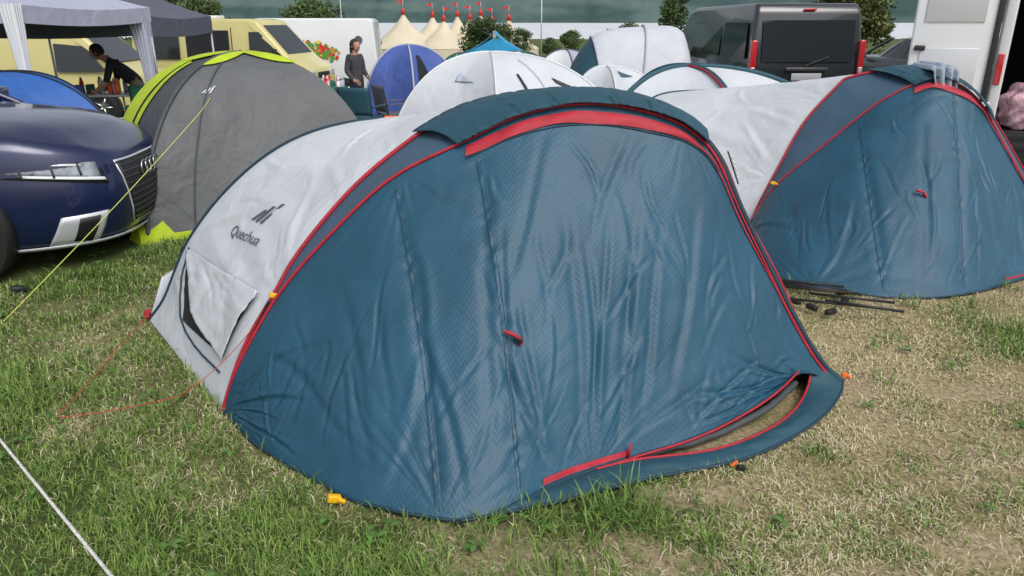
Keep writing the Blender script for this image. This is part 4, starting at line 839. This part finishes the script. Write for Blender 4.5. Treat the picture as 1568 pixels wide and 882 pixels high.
bigtop([(-13.8,0,4.8,2.7,1),(-10.4,3,4.2,2.4,1),(-8.6,-1,3.8,1.9,-1),(-7.3,5,3.8,2.5,1),(-5.4,1,3.6,2.1,1),(-4.2,6,3.6,2.6,1),(-2.6,2,3.0,1.8,1),(-.4,-2,3.8,2.0,1)],100,-3.5)
# ---------------------------------------------------------------- trees
fm=bpy.data.materials.new('foliage'); fm.use_nodes=True; nt=fm.node_tree; b=nt.nodes['Principled BSDF']; b.inputs['Roughness'].default_value=.7; b.inputs['Specular IOR Level'].default_value=.2; at=nt.nodes.new('ShaderNodeVertexColor'); at.layer_name='Col'; nt.links.new(at.outputs[0],b.inputs['Base Color'])
def leafcloud(cl,n,size,c1,c2):
    k=rng.integers(0,len(cl),n); cl=np.array(cl); d=rng.normal(size=(n,3)); d/=np.linalg.norm(d,axis=1,keepdims=True); rr=rng.random((n,1))**.45
    p=cl[k,:3]+d*rr*cl[k,3:4]*np.array([1,1,.8]); a=rng.normal(size=(n,3)); a/=np.linalg.norm(a,axis=1,keepdims=True); b_=np.cross(a,rng.normal(size=(n,3))); b_/=np.linalg.norm(b_,axis=1,keepdims=True)
    s=size*(.5+rng.random((n,1))); V=np.stack([p-a*s,p+b_*s*.6,p+a*s,p-b_*s*.6],1).reshape(-1,3); i=np.arange(n)*4
    w=rng.random((n,1))*.6+.4*(d[:,2:3]*.5+.5); tone=(.6+.8*_h(k*1.,k*3.,2))[:,None]
    C=(np.array(c1)*(1-w)+np.array(c2)*w)*tone
    return V,np.stack([i,i+1,i+2,i+3],1),np.repeat(C,4,0)
def tree(x,y,h,cw,name='broadleaf_tree',c1=(.045,.075,.03),c2=(.12,.17,.065),n=5000,base=None):
    z=zgf(x,y) if base is None else base; r=empty(name,(x,y,z))
    cl=[]
    for k in range(16):
        a=random.random()*6.28; rr=random.random()**.6*cw*.36; zz=h*(.38+.5*random.random()); cl.append((rr*math.cos(a)*(1.2-zz/h*.7),rr*math.sin(a),zz,cw*(.13+.12*random.random())))
    cl.append((0,0,h*.86,cw*.17))
    cyl('trunk',(0,0,-.3),(0,0,h*.5),h*.03,M['bark'],r,h*.015,10)
    for c in cl[:8]: cyl('limb',(0,0,h*.3),c[:3],h*.012,M['bark'],r,h*.004,6)
    V,F_,C=leafcloud(cl,n,cw*.024,c1,c2); fastmesh('crown',V,F_,C,fm,False,r)
tree(14.6,70,7.2,4.2); tree(25.6,62,7.5,6.5,c1=(.08,.085,.03),c2=(.17,.175,.06)); tree(29,66,7,6,c1=(.08,.085,.03),c2=(.16,.17,.06)); tree(-3.2,80,4.4,6.0); tree(1.2,84,3.8,3); tree(-6.6,112,5.2,4); tree(-24,62,5.5,7);tree(-19,75,6,7); tree(-30,70,6.5,8); tree(15,100,4.6,5); tree(12,96,3.8,4.5); tree(9,120,3.6,5); tree(36,80,7,8); tree(4.5,90,2.8,3); tree(-1.2,95,4.6,4.5,n=3500); tree(-16.5,90,4.4,4)
cl=[]
for x in np.arange(-260,300,5.):
    if -66<x<-30 or -6<x<44: continue
    y=330+30*vnoise(np.array(x*.05),np.array(1.),3); hh=.9+1.2*float(vnoise(np.array(x*.11),np.array(4.),9)); cl.append((x,float(y),-8+hh*.4,hh))
V,F_,C=leafcloud(cl,24000,.5,(.07,.10,.075),(.12,.15,.10)); fastmesh('distant_tree_row',V,F_,C,fm,False)
cl=[]
for x in np.arange(-60,80,1.6):
    if -3<x<16: 
        if random.random()<.6: continue
    y=125+8*random.random(); cl.append((x,y,-4.6+.7*random.random(),.7+.6*random.random()))
V,F_,C=leafcloud(cl,20000,.22,(.05,.08,.035),(.11,.15,.06)); fastmesh('hedge',V,F_,C,fm,False)
r=empty('lamp_post',(3.0,80,zgf(3,80))); cyl('column',(0,0,0),(0,0,7.5),.07,M['silver'],r,.04); cyl('arm',(0,0,7.5),(1.1,0,7.75),.03,M['silver'],r); box('lantern',(1.25,0,7.75),(.5,.2,.1),M['silver'],r,.03)
r=empty('lamp_post',(-19.5,90,zgf(-19.5,90))); cyl('column',(0,0,0),(0,0,7.5),.07,M['silver'],r,.04); cyl('arm',(0,0,7.5),(-1.1,0,7.75),.03,M['silver'],r); box('lantern',(-1.25,0,7.75),(.5,.2,.1),M['silver'],r,.03)
# ---------------------------------------------------------------- lake, hills
wm=mat('lake_water',(.58,.62,.64),.7,bump=.05,bscale=.4,spec=.2,var=.06,vscale=.004)  # pale base colour stands in for the sky reflected on the water
mesh('lake',[(-2900,380,-8.2),(2900,380,-8.2),(2900,3200,-8.2),(-2900,3200,-8.2)],[(0,1,2,3)],wm)
hx=np.linspace(-2900,2900,520);hy=np.linspace(0,1,110)
HX,HY=np.meshgrid(hx,hy,indexing='ij')
ridge=310+120*fbm(HX/800,HX*0+2,5,4)
HYw=2000+HY*900+160*(fbm(HX/300,HX*0+7,3)-.5)*(1-HY)*2
HZ=-10+ridge*(1-(1-HY)**1.7)*(.85+.3*fbm(HX/180,HY*6,12,4))+16*fbm(HX/24,HYw/24,17,3)*np.minimum(1,HY*40)
V=np.stack([HX,HYw,HZ],-1).reshape(-1,3); idx=np.arange(520*110).reshape(520,110); F=np.stack([idx[:-1,:-1],idx[1:,:-1],idx[1:,1:],idx[:-1,1:]],-1).reshape(-1,4)
hn=fbm(HX/220,HZ/26+HX/900,33,4); hn2=fbm(HX/16,HZ/7,44,3)
k=np.clip(sstep(.35,.65,hn)*.65+.35*hn2,0,1).reshape(-1,1)
hc=np.array([.038,.072,.070])*(1-k)+np.array([.105,.150,.140])*k  # aerial haze is mixed into these forest greens
hm=bpy.data.materials.new('hazy_forest_hill'); hm.use_nodes=True; nt=hm.node_tree; b=nt.nodes['Principled BSDF']; b.inputs['Roughness'].default_value=.95; b.inputs['Specular IOR Level'].default_value=.05; at=nt.nodes.new('ShaderNodeVertexColor'); at.layer_name='Col'; nt.links.new(at.outputs[0],b.inputs['Base Color'])
fastmesh('hills',V,F,hc,hm)
# ---------------------------------------------------------------- light
w=bpy.data.worlds.new('World'); SC.world=w; w.use_nodes=True; nt=w.node_tree; bg=nt.nodes['Background']
sky=nt.nodes.new('ShaderNodeTexSky'); sky.sky_type='NISHITA'; sky.sun_disc=False; EL,AZ=50,150
sky.sun_elevation=math.radians(EL); sky.sun_rotation=math.radians(AZ); sky.dust_density=4; sky.air_density=1.0; sky.ozone_density=1
hs=nt.nodes.new('ShaderNodeHueSaturation'); hs.inputs['Saturation'].default_value=.35; hs.inputs['Value'].default_value=1.12; nt.links.new(sky.outputs[0],hs.inputs['Color']); nt.links.new(hs.outputs[0],bg.inputs[0]); bg.inputs[1].default_value=.15
sl=bpy.data.lights.new('sun','SUN'); sl.energy=1.1; sl.angle=math.radians(35); sl.color=(1,.97,.93); so=bpy.data.objects.new('sun',sl); COL.objects.link(so)
az=math.radians(AZ); d=Vector((math.sin(az)*math.cos(math.radians(EL)),math.cos(az)*math.cos(math.radians(EL)),math.sin(math.radians(EL))))
so.rotation_euler=d.to_track_quat('Z','Y').to_euler()
# ---------------------------------------------------------------- camera
cam=bpy.data.cameras.new('camera'); cam.lens=26; cam.sensor_width=36; cam.clip_end=6000; cam.clip_start=.05
co=bpy.data.objects.new('camera',cam); COL.objects.link(co); co.location=(0,0,1.6); co.rotation_euler=(math.radians(70),0,0); SC.camera=co
SC.view_settings.view_transform='Standard'; SC.view_settings.look='None'; SC.view_settings.exposure=0
